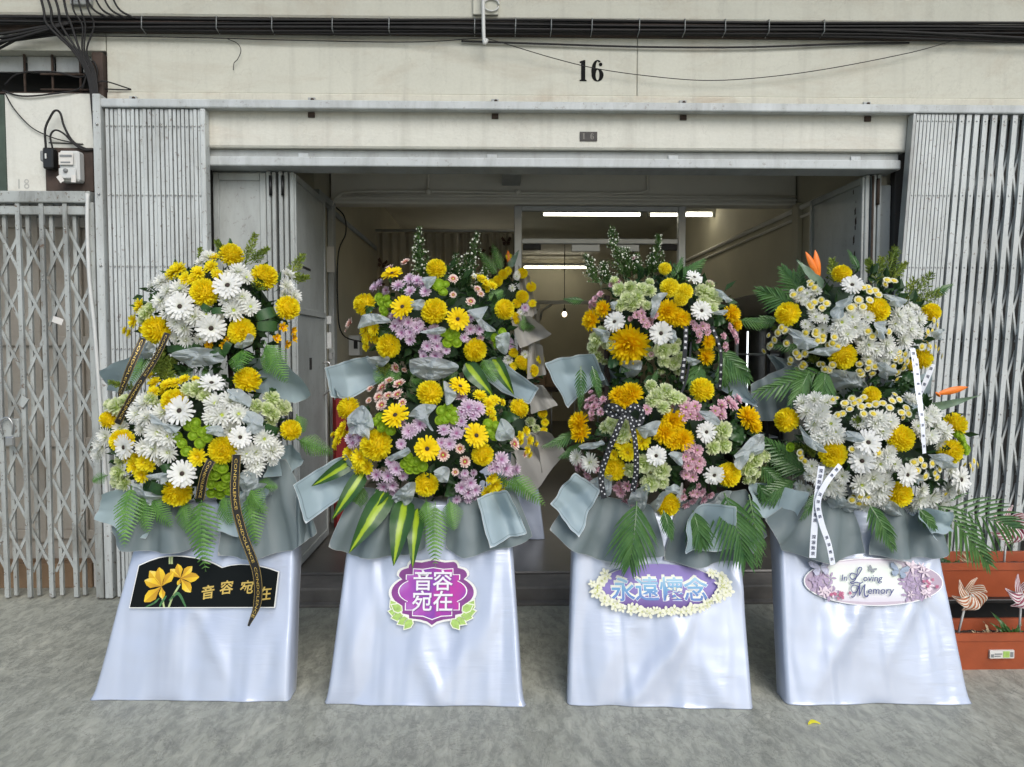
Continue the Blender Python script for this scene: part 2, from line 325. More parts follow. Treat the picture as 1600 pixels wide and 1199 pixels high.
# flower layout: measured positions in millimetres
DATA = {
 'S1U': {
  'core': (-1319,-1000,1666,421,200,316),
  'flowers': {'pompom': [(-1297,-1188,1750,125),(-1533,-1141,1585,127),(-1136,-1183,1576,131),(-948,-1117,1686,115),(-1049,-1127,1826,125),(-1208,-1092,1928,119)],'yellow': [(-1431,-1129,1855,87),(-1382,-1160,1810,71),(-1331,-1154,1841,75),(-1275,-1143,1868,68),(-1243,-1162,1833,56),(-1457,-1132,1836,64),(-1613,-1109,1693,76),(-1653,-1085,1626,69),(-1695,-1036,1573,62),(-1350,-1165,1810,60)],'gerbera': [(-1178,-1179,1778,138),(-1384,-1187,1685,123),(-1248,-1195,1591,140)],'white': [(-1466,-1157,1758,90),(-1404,-1170,1765,90),(-1497,-1156,1713,90),(-1458,-1171,1668,90),(-1334,-1195,1641,93),(-1384,-1183,1593,90),(-1382,-1173,1540,79),(-1422,-1178,1615,79),(-1154,-1148,1846,91),(-1116,-1153,1819,75),(-1160,-1195,1670,97),(-1090,-1182,1686,97),(-1192,-1194,1715,78),(-1125,-1184,1727,82),(-1299,-1110,1914,84),(-1506,-1131,1798,76),(-956,-1085,1788,85),(-925,-1074,1743,81),(-1280,-1199,1652,67),(-1438,-1172,1716,75)],'pale': [(-1578,-1128,1662,72),(-1550,-1140,1684,60)],'tiny': [(-966,-1123,1598,46),(-994,-1124,1549,46),(-932,-1083,1584,46),(-935,-1059,1550,47),(-962,-1075,1522,47),(-1280,-1177,1519,39),(-1214,-1176,1518,42),(-1196,-1182,1540,30)]},
  'fern': [(-1036,-1160,1533,-929,-1200,1350,144),(-1140,-1140,1503,-1123,-1260,1400,129),(-1009,-1100,1518,-1030,-1160,1389,115),(-1610,-1020,1472,-1667,-1100,1342,94),(-1393,-1060,1410,-1438,-1100,1380,86),(-1478,-1040,1425,-1493,-1080,1364,78),(-1331,-1100,1418,-1317,-1120,1358,46)],
  'palm': [],
  'drac': [],
  'gold': [(-1167,-1020,1879,-1124,-1000,2029,94),(-1135,-1020,1902,-1067,-1000,1967,70),(-965,-1020,1824,-903,-1000,1936,86),(-950,-1020,1824,-881,-1000,1834,63),(-1259,-1020,1933,-1300,-1000,2001,47),(-1364,-1020,1901,-1379,-1000,1966,31),(-1514,-1100,1380,-1527,-1100,1488,100),(-1484,-1100,1396,-1482,-1100,1457,77),(-1075,-1120,1762,-1057,-1150,1805,91)],
  'aster': [],
  'leaf': [(-1227,-980,1914,-1254,-960,2023,55),(-1568,-1100,1709,-1504,-1120,1776,34)],
  'loop': [(-1482,-1134,1499,-1349,-1164,1499,53),(-1283,-1161,1480,-1222,-1164,1488,57),(-1229,-1148,1457,-1183,-1178,1533,45),(-1066,-1176,1638,-992,-1147,1669,68),(-1068,-1172,1601,-985,-1137,1602,68),(-1299,-1196,1696,-1258,-1200,1666,45),(-1258,-1200,1666,-1199,-1198,1670,41)],
  'tissue': [[(-1437,-1164,1473),(-1317,-1199,1503),(-1239,-1191,1480),(-1240,-1169,1442),(-1369,-1149,1425)],[(-1668,-1027,1471),(-1566,-1143,1533),(-1540,-1135,1488),(-1613,-1061,1456)],[(-1154,-1196,1510),(-1092,-1201,1563),(-1081,-1188,1533),(-1127,-1187,1503)]],
  'paper': [('light',[(-1625,-1020,1499),(-1699,-1060,1464),(-1761,-1120,1404)],[(-1630,-1000,1329),(-1762,-1020,1291),(-1784,-1060,1309)]),('light',[(-1226,-1030,1432),(-1090,-1040,1456),(-965,-1080,1457)],[(-1106,-1020,1298),(-931,-1060,1247),(-832,-1120,1288)])],
  'ribbon': [('black','CONDOLENCE',35,[(-1577,-1160,1548),(-1616,-1200,1421),(-1662,-1200,1309),(-1678,-1180,1278)]),('black','CONDOLENCE  CONDOLENCE',34,[(-1451,-1200,1570),(-1487,-1240,1459),(-1568,-1260,1320),(-1661,-1240,1171)])],
  'bird': [],
 },
 'S1L': {
  'core': (-1388,-1080,1072,518,250,355),
  'flowers': {'pompom': [(-1116,-1179,1359,121),(-917,-1209,1136,108),(-1179,-1321,1062,130),(-1405,-1261,868,138),(-1394,-1289,1270,118),(-1635,-1266,1097,115),(-1716,-1217,1186,83)],'yellow': [(-1508,-1213,1349,69),(-1439,-1238,1341,69),(-1406,-1236,1350,59),(-1370,-1226,1365,54),(-1576,-1274,990,76),(-1524,-1292,1007,76),(-1544,-1271,950,76),(-1499,-1294,993,64),(-1279,-1325,1036,92),(-1494,-1248,1312,59)],'gerbera': [(-1235,-1236,1350,113),(-1344,-1307,1236,137),(-1595,-1280,1077,112),(-1092,-1306,1122,105),(-1339,-1308,967,116)],'white': [(-1531,-1264,1264,96),(-1556,-1275,1216,95),(-1510,-1291,1203,87),(-1210,-1294,1261,107),(-1148,-1276,1274,105),(-1181,-1308,1213,116),(-1114,-1293,1216,97),(-1222,-1314,1209,87),(-1448,-1315,1137,116),(-1402,-1322,1123,106),(-1470,-1312,1074,106),(-1404,-1320,1055,96),(-1518,-1301,1072,87),(-1010,-1277,1107,108),(-982,-1260,1055,106),(-1042,-1287,1049,117),(-1077,-1297,1041,97),(-1046,-1277,999,94),(-1744,-1216,1071,107),(-1770,-1197,1029,85),(-1716,-1230,1113,84),(-985,-1253,1014,69)],'pale': [(-1670,-1218,1246,79),(-1712,-1193,1249,66),(-1627,-1226,1271,73),(-1297,-1264,1322,82),(-1336,-1264,1322,72),(-1262,-1281,1294,62),(-998,-1197,1278,74),(-951,-1189,1237,74),(-1005,-1241,1231,73),(-1049,-1256,1248,63),(-978,-1234,1211,63),(-1666,-1231,954,73),(-1649,-1218,906,74),(-1686,-1203,909,64),(-1502,-1262,1283,59)],'green': [(-1314,-1324,1171,46),(-1286,-1323,1181,46),(-1256,-1328,1143,46),(-1294,-1329,1128,46),(-1343,-1328,1095,46),(-1266,-1330,1095,46),(-1325,-1327,1061,46),(-1233,-1326,1152,46),(-1362,-1326,1124,46),(-1285,-1326,1162,46),(-1237,-1328,1119,46),(-1213,-1300,954,47),(-1181,-1306,984,47),(-1239,-1285,912,47),(-1204,-1276,900,47),(-1169,-1290,942,47),(-1183,-1278,910,47),(-1248,-1263,868,47),(-1213,-1254,861,47),(-1203,-1312,995,46),(-1172,-1257,877,47),(-1231,-1302,954,47)]},
  'fern': [(-1609,-1220,901,-1593,-1340,652,149),(-1541,-1220,861,-1415,-1280,724,130),(-1570,-1200,867,-1508,-1300,700,130),(-1289,-1260,858,-1245,-1350,547,177),(-1384,-1220,830,-1342,-1280,694,120),(-1208,-1240,853,-1149,-1300,737,129),(-1086,-1220,869,-1038,-1320,648,150),(-1099,-1240,903,-1003,-1300,786,109),(-1066,-1220,899,-966,-1240,887,80),(-906,-1140,1090,-739,-1140,1022,112),(-915,-1100,1199,-886,-1100,1116,83),(-1758,-1140,928,-1829,-1140,898,61)],
  'palm': [],
  'drac': [],
  'gold': [(-1618,-1160,1317,-1717,-1180,1348,60),(-1461,-1130,1366,-1560,-1130,1417,92),(-1501,-1130,1346,-1469,-1130,1437,102)],
  'aster': [],
  'leaf': [(-1005,-1180,1125,-1028,-1200,1198,61),(-1457,-1180,985,-1498,-1200,978,60),(-1579,-1180,894,-1491,-1200,857,71),(-1613,-1180,1127,-1544,-1200,1149,60),(-1015,-1180,1115,-965,-1200,1082,50),(-992,-1180,1307,-1006,-1200,1328,40)],
  'loop': [(-1510,-1263,909,-1444,-1261,879,69),(-1400,-1311,995,-1444,-1299,974,58),(-1007,-1268,1165,-956,-1244,1132,59)],
  'tissue': [[(-1479,-1324,1217),(-1393,-1347,1180),(-1343,-1353,1171),(-1362,-1355,1143),(-1433,-1343,1171)],[(-1229,-1354,1162),(-1183,-1348,1170),(-1155,-1349,1132),(-1210,-1355,1137)],[(-1071,-1307,1225),(-1018,-1292,1204),(-1007,-1300,1155),(-1049,-1321,1138),(-1076,-1323,1177)],[(-1578,-1274,906),(-1519,-1275,876),(-1454,-1269,844),(-1554,-1225,816)],[(-1109,-1310,950),(-1051,-1294,957),(-1050,-1254,890),(-1104,-1255,860)],[(-1158,-1276,1321),(-1095,-1262,1310),(-1066,-1291,1253),(-1143,-1293,1292)],[(-1153,-1232,815),(-1043,-1259,901),(-1014,-1177,844),(-1116,-1102,735),(-1203,-1095,681)],[(-1500,-1312,952),(-1405,-1332,965),(-1433,-1313,922)]],
  'paper': [('light',[(-1540,-1180,853),(-1634,-1210,875),(-1708,-1220,872)],[(-1541,-1210,657),(-1629,-1260,673),(-1746,-1280,760)]),('skirt',[(-1659,-1140,846),(-1409,-1160,828)],[(-1717,-1240,691),(-1621,-1280,621),(-1500,-1280,607),(-1363,-1280,612),(-1224,-1260,668)]),('skirt',[(-1196,-1160,889),(-1060,-1140,967),(-959,-1100,1002)],[(-1222,-1290,589),(-1045,-1300,585),(-895,-1280,612),(-791,-1240,681)]),('light',[(-1014,-1120,1046),(-938,-1100,1059),(-882,-1080,1030)],[(-1018,-1180,932),(-954,-1160,918),(-888,-1100,970)]),('light',[(-1225,-1220,860),(-1099,-1240,873),(-987,-1220,884)],[(-1213,-1260,708),(-1128,-1280,678),(-1039,-1280,791)])],
  'ribbon': [('black','CONDOLENCE',42,[(-1200,-1380,1030),(-1226,-1390,969),(-1261,-1360,858)]),('black','CONDOLENCE  CONDOLENCE  CONDOLENCE',42,[(-1105,-1350,1049),(-1108,-1370,869),(-1074,-1380,718),(-1010,-1410,562),(-1007,-1410,428),(-1040,-1430,334)])],
  'bird': [],
 },
 'S2U': {
  'core': (-255,-1060,1620,417,200,313),
  'flowers': {'pompom': [(-592,-1149,1701,105),(-269,-1256,1666,116),(-478,-1207,1512,114),(-90,-1226,1495,119),(41,-1194,1677,101),(-265,-1177,1859,95)],'sunny': [(-460,-1149,1836,100),(-403,-1236,1682,111),(-163,-1256,1629,107)],'yellow': [(-571,-1171,1550,68),(-586,-1166,1580,64),(-540,-1194,1587,63),(-582,-1151,1512,50),(-60,-1179,1813,50),(-12,-1178,1783,50),(-42,-1185,1794,42)],'lilac': [(-543,-1147,1777,64),(-519,-1152,1792,56),(-430,-1198,1781,67),(-382,-1194,1811,63),(-347,-1206,1802,60),(-375,-1224,1753,59),(-307,-1234,1752,55),(-418,-1239,1623,67),(-441,-1233,1601,59),(-381,-1247,1615,62),(-343,-1253,1593,62),(-411,-1238,1571,62),(-374,-1246,1571,55),(-374,-1242,1541,59),(-328,-1255,1607,47),(-300,-1245,1512,59),(-262,-1255,1548,66),(-256,-1248,1512,59),(-317,-1230,1467,45),(-264,-1235,1471,59),(-281,-1256,1563,47),(-111,-1248,1586,59),(-71,-1239,1586,55),(-137,-1248,1549,47),(-216,-1242,1493,40),(-108,-1247,1637,47)],'green': [(-249,-1226,1779,59),(-219,-1224,1782,42),(-271,-1222,1786,42),(-230,-1238,1748,41),(-482,-1204,1721,42),(-505,-1198,1706,42),(-473,-1213,1698,42),(-496,-1209,1676,42),(-518,-1185,1729,42),(-488,-1214,1661,42),(-200,-1255,1556,49),(-171,-1248,1530,49),(-211,-1251,1526,44),(-188,-1257,1578,41),(-225,-1258,1571,41),(-174,-1254,1563,41),(-4,-1213,1549,42),(26,-1199,1542,42),(3,-1203,1519,42),(30,-1202,1572,42),(37,-1189,1527,42)],'peach': [(-675,-1059,1617,62),(-695,-1054,1584,22),(-412,-1092,1897,49),(-488,-1076,1872,50),(-187,-1208,1810,48),(-108,-1237,1708,43),(-185,-1239,1737,33),(-79,-1211,1765,40),(-64,-1216,1743,33),(-447,-1172,1415,48),(-409,-1180,1406,29)],'smallwhite': [(-94,-1181,1826,30)]},
  'fern': [(-65,-1180,1459,3,-1200,1354,114),(-425,-1140,1405,-483,-1160,1352,107),(-490,-1110,1389,-547,-1140,1352,108),(-301,-1160,1406,-375,-1180,1353,114),(-225,-1160,1406,-194,-1180,1353,91),(-366,-1120,1381,-357,-1140,1305,123),(-35,-1080,1722,35,-1060,1770,62)],
  'palm': [],
  'drac': [(-132,-1200,1437,-8,-1220,1287,79),(-12,-1160,1459,85,-1180,1292,65),(-228,-1180,1399,-237,-1160,1299,38)],
  'gold': [(-501,-1140,1375,-516,-1140,1451,92)],
  'aster': [(-329,-1080,1791,-355,-1040,2047,77),(-314,-1080,1791,-371,-1040,1950,70),(-152,-1080,1714,-90,-1040,2017,101),(-159,-1080,1714,-122,-1040,1912,116),(-183,-1080,1737,-184,-1040,1927,70),(-74,-1080,1714,-51,-1040,1857,85)],
  'leaf': [(-586,-1160,1671,-538,-1180,1685,45),(-346,-1160,1550,-382,-1180,1512,53),(-179,-1160,1504,-231,-1180,1459,61),(-542,-1160,1550,-479,-1180,1580,53),(-72,-1160,1679,-147,-1180,1693,46),(-360,-1160,1641,-328,-1180,1580,53),(-42,-1160,1580,-12,-1180,1535,61)],
  'loop': [],
  'tissue': [[(-365,-1245,1448),(-257,-1259,1456),(-173,-1236,1418),(-282,-1194,1359),(-367,-1216,1399)],[(-119,-1277,1659),(-35,-1255,1679),(-63,-1268,1638),(-4,-1248,1586),(-49,-1263,1586),(-86,-1273,1630)],[(-603,-1184,1592),(-586,-1197,1644),(-520,-1233,1650),(-463,-1256,1619),(-536,-1227,1609)],[(-321,-1238,1806),(-261,-1238,1813),(-293,-1261,1763)],[(-577,-1149,1455),(-479,-1218,1463),(-498,-1187,1428),(-556,-1114,1410)],[(-366,-1270,1704),(-314,-1275,1711),(-321,-1281,1674),(-358,-1276,1674)],[(-321,-1284,1571),(-240,-1290,1593),(-218,-1288,1578),(-255,-1287,1563)],[(3,-1240,1549),(60,-1215,1565),(49,-1193,1482),(11,-1225,1504)]],
  'paper': [('border',[(-758,-1180,1418),(-672,-1120,1447),(-575,-1080,1472)],[(-723,-1160,1284),(-670,-1100,1265),(-498,-1060,1372)]),('border',[(197,-1180,1322),(104,-1120,1389),(-4,-1080,1469)],[(148,-1160,1252),(34,-1110,1303),(-107,-1060,1403)]),('border',[(-737,-1160,1353),(-726,-1160,1315)],[(-685,-1140,1283),(-723,-1140,1268)])],
  'ribbon': [],
  'bird': [],
 },
 'S2L': {
  'core': (-275,-1140,1076,483,250,337),
  'flowers': {'pompom': [(-654,-1227,1234,108),(-283,-1329,1308,117),(104,-1245,1234,102),(-514,-1346,1087,147),(-300,-1340,912,118),(-56,-1359,1045,103)],'sunny': [(-153,-1293,1338,106),(-422,-1354,1219,123),(-286,-1389,1082,112),(-81,-1369,1134,112)],'yellow': [(-685,-1246,1127,66),(-698,-1237,1094,56),(-668,-1254,1159,56),(-712,-1222,1071,46),(-587,-1308,1031,86),(-556,-1312,990,75),(-600,-1292,998,66),(-67,-1305,1296,67),(-26,-1310,1265,67),(-5,-1294,1275,57),(-21,-1328,1226,57),(-6,-1285,901,77),(-37,-1273,867,69),(15,-1241,861,69),(-16,-1311,937,62),(135,-1263,1137,52),(151,-1253,1094,52),(140,-1260,1053,47),(108,-1288,1119,46)],'lilac': [(-613,-1297,1143,65),(-585,-1316,1114,71),(-619,-1297,1091,65),(-636,-1286,1110,55),(-364,-1380,1151,74),(-319,-1380,1181,74),(-344,-1381,1161,54),(-400,-1377,1096,54),(-219,-1386,1157,64),(-165,-1383,1141,64),(-195,-1388,1097,64),(-229,-1390,1102,54),(-116,-1348,1248,81),(-76,-1340,1242,81),(-141,-1360,1229,64),(-96,-1355,1218,64),(-145,-1373,1190,54),(-515,-1315,955,65),(-462,-1331,952,71),(-424,-1354,986,64),(-488,-1296,900,66),(-445,-1315,908,65),(-448,-1356,1017,54),(-108,-1329,920,65),(-148,-1325,899,65),(-119,-1303,874,66),(-88,-1303,884,62),(-171,-1286,839,50),(-120,-1274,836,46),(25,-1326,1021,75),(46,-1301,976,72),(5,-1325,991,65),(67,-1283,963,56),(-16,-1330,981,45),(-132,-1354,965,44)],'green': [(-230,-1367,1235,46),(-201,-1360,1249,46),(-176,-1365,1230,46),(-215,-1377,1201,46),(-195,-1372,1215,46),(-235,-1379,1196,46),(-175,-1374,1200,46),(-494,-1338,1203,46),(-483,-1351,1163,46),(-446,-1364,1150,46),(-510,-1337,1187,46),(-31,-1348,1177,46),(0,-1339,1166,47),(25,-1332,1145,47),(-5,-1347,1126,47),(-26,-1352,1147,46),(-370,-1376,1040,46),(-336,-1376,1020,46),(-367,-1364,988,46),(-337,-1368,989,46),(-356,-1374,1020,46),(-311,-1373,999,46),(-387,-1367,1009,46)],'peach': [(-455,-1133,1414,58),(-417,-1138,1406,30),(-496,-1256,1330,60),(-420,-1272,1346,60),(-469,-1230,1359,46),(-422,-1311,1302,55),(-507,-1288,1290,55),(-464,-1302,1296,49),(-490,-1317,1257,55),(-553,-1225,1323,40),(-552,-1277,1274,35),(-398,-1338,1268,44),(82,-1306,1085,59),(129,-1266,1035,39),(-223,-1385,1049,58),(-131,-1370,1018,58),(-150,-1382,1076,44),(-172,-1362,972,34)]},
  'fern': [(-263,-1300,832,-256,-1400,576,123),(-201,-1300,842,-178,-1360,722,113),(57,-1240,945,217,-1280,810,105),(-584,-1220,891,-634,-1260,784,116),(-304,-1300,843,-279,-1360,733,103),(-6,-1240,935,130,-1260,875,84)],
  'palm': [],
  'drac': [(-620,-1240,1011,-807,-1280,898,67),(-576,-1260,961,-711,-1320,756,71),(-470,-1280,871,-619,-1410,638,103),(-393,-1280,839,-432,-1410,580,101),(-342,-1280,797,-352,-1410,569,74),(-491,-1280,881,-523,-1340,811,62)],
  'gold': [],
  'aster': [],
  'leaf': [(-546,-1240,1178,-605,-1260,1180,52),(-173,-1240,893,-224,-1260,845,73),(-433,-1240,1020,-399,-1260,1055,52),(26,-1240,1197,109,-1260,1199,63),(-162,-1240,1114,-120,-1260,1043,73),(-277,-1240,978,-307,-1260,960,52),(-578,-1240,1147,-533,-1260,1159,52),(-246,-1240,936,-182,-1260,960,63)],
  'loop': [],
  'tissue': [[(-634,-1295,1201),(-569,-1314,1249),(-525,-1366,1167),(-625,-1320,1142)],[(-360,-1397,1215),(-316,-1385,1259),(-256,-1390,1254),(-285,-1405,1211),(-264,-1416,1162),(-315,-1406,1201)],[(-446,-1303,848),(-392,-1358,910),(-348,-1371,923),(-367,-1315,840),(-411,-1292,825)],[(-256,-1401,984),(-201,-1403,997),(-208,-1380,934),(-243,-1387,946)],[(25,-1350,1195),(77,-1334,1152),(66,-1345,1112),(5,-1373,1121)],[(-458,-1388,1038),(-375,-1410,1081),(-365,-1410,1061),(-427,-1394,1029)],[(-622,-1308,1192),(-554,-1342,1205),(-541,-1366,1116),(-597,-1335,1154)],[(-221,-1314,1356),(-168,-1353,1307),(-206,-1381,1269)]],
  'paper': [('border',[(-870,-1300,918),(-761,-1260,983),(-649,-1200,1047)],[(-806,-1300,754),(-686,-1280,840),(-570,-1240,895)]),('skirt',[(-892,-1240,844),(-834,-1220,871)],[(-884,-1280,622),(-781,-1280,690)]),('skirt',[(-625,-1220,891),(-309,-1240,830)],[(-728,-1320,643),(-626,-1340,598),(-433,-1340,597),(-303,-1320,625)]),('skirt',[(-215,-1240,851),(-59,-1220,857),(80,-1180,881)],[(-221,-1330,622),(-138,-1350,598),(25,-1340,628),(170,-1300,668)]),('border',[(-83,-1310,854),(-6,-1310,874),(51,-1290,896)],[(-24,-1370,662),(55,-1370,682),(139,-1340,703)])],
  'ribbon': [],
  'bird': [],
 },
 'S3U': {
  'core': (788,-1100,1634,400,200,296),
  'flowers': {'golden': [(433,-1205,1629,97),(482,-1236,1678,78),(592,-1264,1518,180),(753,-1298,1664,105),(817,-1296,1630,94),(788,-1298,1640,91),(1062,-1224,1658,100),(1089,-1209,1608,68),(949,-1257,1529,74),(946,-1234,1468,96)],'pompomlight': [(765,-1273,1767,88),(828,-1275,1749,88),(812,-1286,1717,70),(755,-1220,1856,64)],'gerbera': [(872,-1239,1812,85),(894,-1282,1665,95),(521,-1260,1617,93),(716,-1295,1567,108)],'pale': [(549,-1240,1762,69),(596,-1253,1768,71),(643,-1267,1760,69),(676,-1275,1753,59),(580,-1267,1718,69),(620,-1275,1725,69),(552,-1265,1690,59),(599,-1277,1696,69),(660,-1290,1689,42),(914,-1257,1754,69),(951,-1254,1734,69),(918,-1270,1704,68),(974,-1250,1720,60),(956,-1265,1677,59),(455,-1205,1543,76),(473,-1228,1572,60),(446,-1171,1508,70),(470,-1151,1464,61),(516,-1233,1515,46),(735,-1276,1493,75),(784,-1278,1500,59),(748,-1252,1444,60),(792,-1246,1436,68),(817,-1260,1465,52)],'pink': [(448,-1196,1723,39),(469,-1203,1744,36),(432,-1186,1709,32),(545,-1218,1796,31),(518,-1210,1786,31),(618,-1288,1647,45),(646,-1293,1626,45),(639,-1291,1654,38),(660,-1294,1605,38),(694,-1298,1647,38),(880,-1285,1592,42),(910,-1280,1599,45),(896,-1279,1564,38),(865,-1289,1612,35),(934,-1270,1571,31),(1015,-1240,1557,38),(1065,-1219,1572,46),(1087,-1195,1537,39),(1028,-1221,1515,36),(958,-1226,1792,38),(638,-1097,1917,40),(688,-1265,1476,27),(1045,-1233,1600,36)],'smallwhite': [(484,-1094,1851,25),(745,-1098,1932,28),(440,-1088,1840,25),(545,-1050,2041,18),(428,-1063,1918,19)]},
  'fern': [],
  'palm': [(832,-1100,1811,963,-1080,1909,89),(1005,-1180,1500,1139,-1200,1370,138),(927,-1200,1443,887,-1220,1335,116),(384,-1200,1421,379,-1220,1235,65),(435,-1200,1421,469,-1220,1286,58),(1119,-1140,1632,1260,-1160,1610,66),(1029,-1200,1457,1030,-1200,1341,94),(734,-1220,1414,692,-1220,1336,36),(409,-1100,1722,323,-1080,1730,44),(817,-1100,1803,868,-1070,1917,67)],
  'drac': [],
  'gold': [],
  'aster': [(598,-1120,1801,540,-1080,2036,95),(605,-1120,1801,604,-1080,1945,95),(723,-1120,1816,756,-1080,2011,81),(694,-1120,1816,738,-1080,1930,81),(488,-1120,1779,426,-1080,1916,81),(517,-1120,1779,500,-1080,1886,66),(635,-1120,1823,656,-1080,1923,59)],
  'leaf': [(883,-1200,1515,920,-1220,1536,65),(983,-1200,1630,1035,-1220,1622,65),(507,-1200,1443,561,-1220,1436,65),(585,-1200,1644,618,-1220,1600,43),(708,-1200,1630,725,-1220,1593,36),(594,-1200,1428,562,-1220,1393,58),(862,-1200,1436,907,-1220,1457,58)],
  'loop': [],
  'tissue': [[(673,-1326,1654),(689,-1315,1724),(734,-1314,1735),(708,-1324,1689),(687,-1328,1640)],[(502,-1272,1698),(532,-1284,1705),(518,-1286,1670)],[(564,-1235,1436),(589,-1253,1443),(645,-1265,1436),(614,-1122,1344),(575,-1129,1382)],[(757,-1328,1584),(780,-1324,1563),(775,-1317,1528),(753,-1319,1535)],[(970,-1266,1763),(1040,-1252,1722),(1013,-1268,1707),(976,-1273,1742)],[(832,-1288,1465),(907,-1261,1443),(860,-1263,1429)],[(940,-1302,1655),(1011,-1276,1671),(1003,-1281,1649)],[(434,-1230,1587),(499,-1274,1571),(482,-1249,1529)]],
  'paper': [('border',[(214,-1220,1443),(322,-1170,1464),(441,-1120,1482)],[(315,-1220,1237),(382,-1160,1282),(500,-1100,1360)]),('skirt',[(421,-1080,1456),(540,-1080,1418)],[(481,-1080,1336),(646,-1080,1306)]),('border',[(1185,-1220,1252),(1139,-1180,1340),(1095,-1130,1434)],[(1174,-1200,1240),(1103,-1160,1266),(948,-1100,1381)])],
  'ribbon': [('dark','深深致哀 深深致哀',25,[(832,-1300,1598),(823,-1320,1487),(810,-1320,1358)]),('dark','深深致哀 深深致哀',20,[(964,-1240,1600),(995,-1260,1500),(999,-1260,1401),(1002,-1240,1315)])],
  'bird': [],
 },
 'S3L': {
  'core': (790,-1180,1093,481,250,350),
  'flowers': {'golden': [(535,-1354,1296,92),(586,-1365,1306,115),(560,-1374,1278,86),(367,-1304,1175,103),(372,-1318,1133,93),(756,-1423,1196,109),(717,-1429,1144,113),(794,-1427,1116,109),(755,-1429,1111,94),(1109,-1326,1200,117),(1137,-1317,1165,88)],'pompom': [(512,-1369,983,108),(762,-1303,812,113),(1018,-1345,951,113),(892,-1357,1323,106)],'yellow': [(533,-1402,1099,70),(561,-1406,1061,89),(615,-1421,1110,89),(605,-1419,1139,61)],'gerbera': [(883,-1415,1152,89),(672,-1422,1053,89),(930,-1377,964,91)],'white': [(414,-1328,1006,92)],'pale': [(727,-1379,1316,73),(687,-1388,1298,73),(762,-1394,1289,72),(711,-1409,1252,61),(666,-1395,1279,61),(791,-1394,1284,48),(492,-1383,1183,54),(537,-1404,1137,82),(514,-1395,1155,63),(546,-1403,1175,63),(971,-1393,1154,82),(925,-1405,1079,63),(977,-1392,1087,67),(628,-1408,1013,82),(705,-1406,984,82),(663,-1379,926,81),(684,-1414,1014,63),(1091,-1341,1040,64),(1144,-1306,1015,75),(1112,-1312,977,85),(1211,-1220,951,67),(1169,-1291,1023,55),(1158,-1270,949,56),(1113,-1284,922,44)],'pink': [(426,-1296,1283,43),(466,-1330,1280,37),(428,-1323,1250,47),(417,-1330,1222,37),(453,-1351,1228,46),(401,-1300,1248,37),(640,-1406,1242,46),(808,-1406,1251,61),(848,-1399,1255,61),(825,-1412,1223,61),(795,-1417,1214,51),(855,-1410,1213,51),(938,-1386,1235,52),(972,-1368,1258,58),(1008,-1346,1275,52),(1027,-1347,1256,58),(968,-1382,1220,52),(814,-1424,1082,51),(854,-1418,1071,57),(806,-1419,1043,51),(837,-1414,1032,57),(867,-1407,1022,51),(819,-1409,1003,51),(860,-1400,992,52),(844,-1388,951,46),(813,-1396,962,46),(383,-1299,997,47),(367,-1264,972,44),(438,-1333,983,47),(405,-1285,945,43),(401,-1237,906,38),(572,-1350,907,52),(549,-1315,870,53),(613,-1339,875,47),(528,-1323,892,43),(603,-1291,826,48),(576,-1276,823,44),(820,-1336,854,37),(841,-1296,811,44),(867,-1309,828,37),(878,-1339,869,43),(898,-1338,873,43),(917,-1306,837,43),(944,-1316,859,43),(856,-1347,875,39)]},
  'fern': [],
  'palm': [(610,-1360,840,566,-1450,611,252),(722,-1380,805,748,-1420,698,67),(996,-1340,873,1051,-1450,627,264),(854,-1360,800,878,-1420,668,146),(370,-1240,1129,218,-1260,1071,70),(390,-1240,1078,288,-1260,1021,60),(1197,-1240,1066,1329,-1220,951,111),(1181,-1260,978,1302,-1240,873,100),(1165,-1280,901,1206,-1280,841,70)],
  'drac': [],
  'gold': [],
  'aster': [],
  'leaf': [(494,-1280,1153,432,-1300,1125,69),(1041,-1280,1151,1085,-1300,1084,89),(1051,-1280,1101,1104,-1300,1124,79),(774,-1280,943,818,-1300,986,79),(794,-1280,903,809,-1300,876,60),(871,-1280,1162,836,-1300,1124,69),(464,-1280,1073,442,-1300,1066,59),(681,-1280,1241,647,-1300,1253,49),(1030,-1280,1171,1064,-1300,1143,69)],
  'loop': [],
  'tissue': [[(596,-1446,1167),(680,-1452,1196),(661,-1456,1149),(624,-1453,1130)],[(393,-1207,875),(489,-1377,955),(495,-1310,864),(470,-1209,829)],[(732,-1406,911),(769,-1411,921),(796,-1384,877),(735,-1393,889)],[(580,-1337,849),(636,-1402,920),(656,-1378,877),(645,-1289,790),(601,-1281,797)],[(934,-1313,817),(1020,-1332,876),(1030,-1262,811),(1008,-1203,747)],[(1028,-1399,1045),(1136,-1353,1126),(1164,-1333,1064),(1051,-1377,992)],[(362,-1336,1077),(442,-1396,1109),(451,-1400,1090),(389,-1359,1070)],[(676,-1210,750),(700,-1376,866),(737,-1386,878),(701,-1283,777)],[(719,-1456,1063),(776,-1454,1063),(774,-1445,1014),(739,-1453,1044)],[(861,-1434,1232),(917,-1423,1231),(945,-1427,1183),(894,-1437,1194)]],
  'paper': [('border',[(236,-1360,832),(293,-1320,897),(346,-1280,964)],[(356,-1380,695),(406,-1360,792),(460,-1320,882)]),('skirt',[(358,-1260,860),(695,-1280,813)],[(228,-1350,712),(327,-1380,641),(443,-1380,587),(608,-1380,586),(736,-1370,607)]),('skirt',[(815,-1280,822),(1136,-1220,870)],[(724,-1380,580),(868,-1390,563),(1056,-1380,583),(1208,-1330,672)]),('border',[(824,-1380,804),(926,-1380,833),(1019,-1360,838)],[(782,-1410,649),(900,-1410,634),(1027,-1390,640)])],
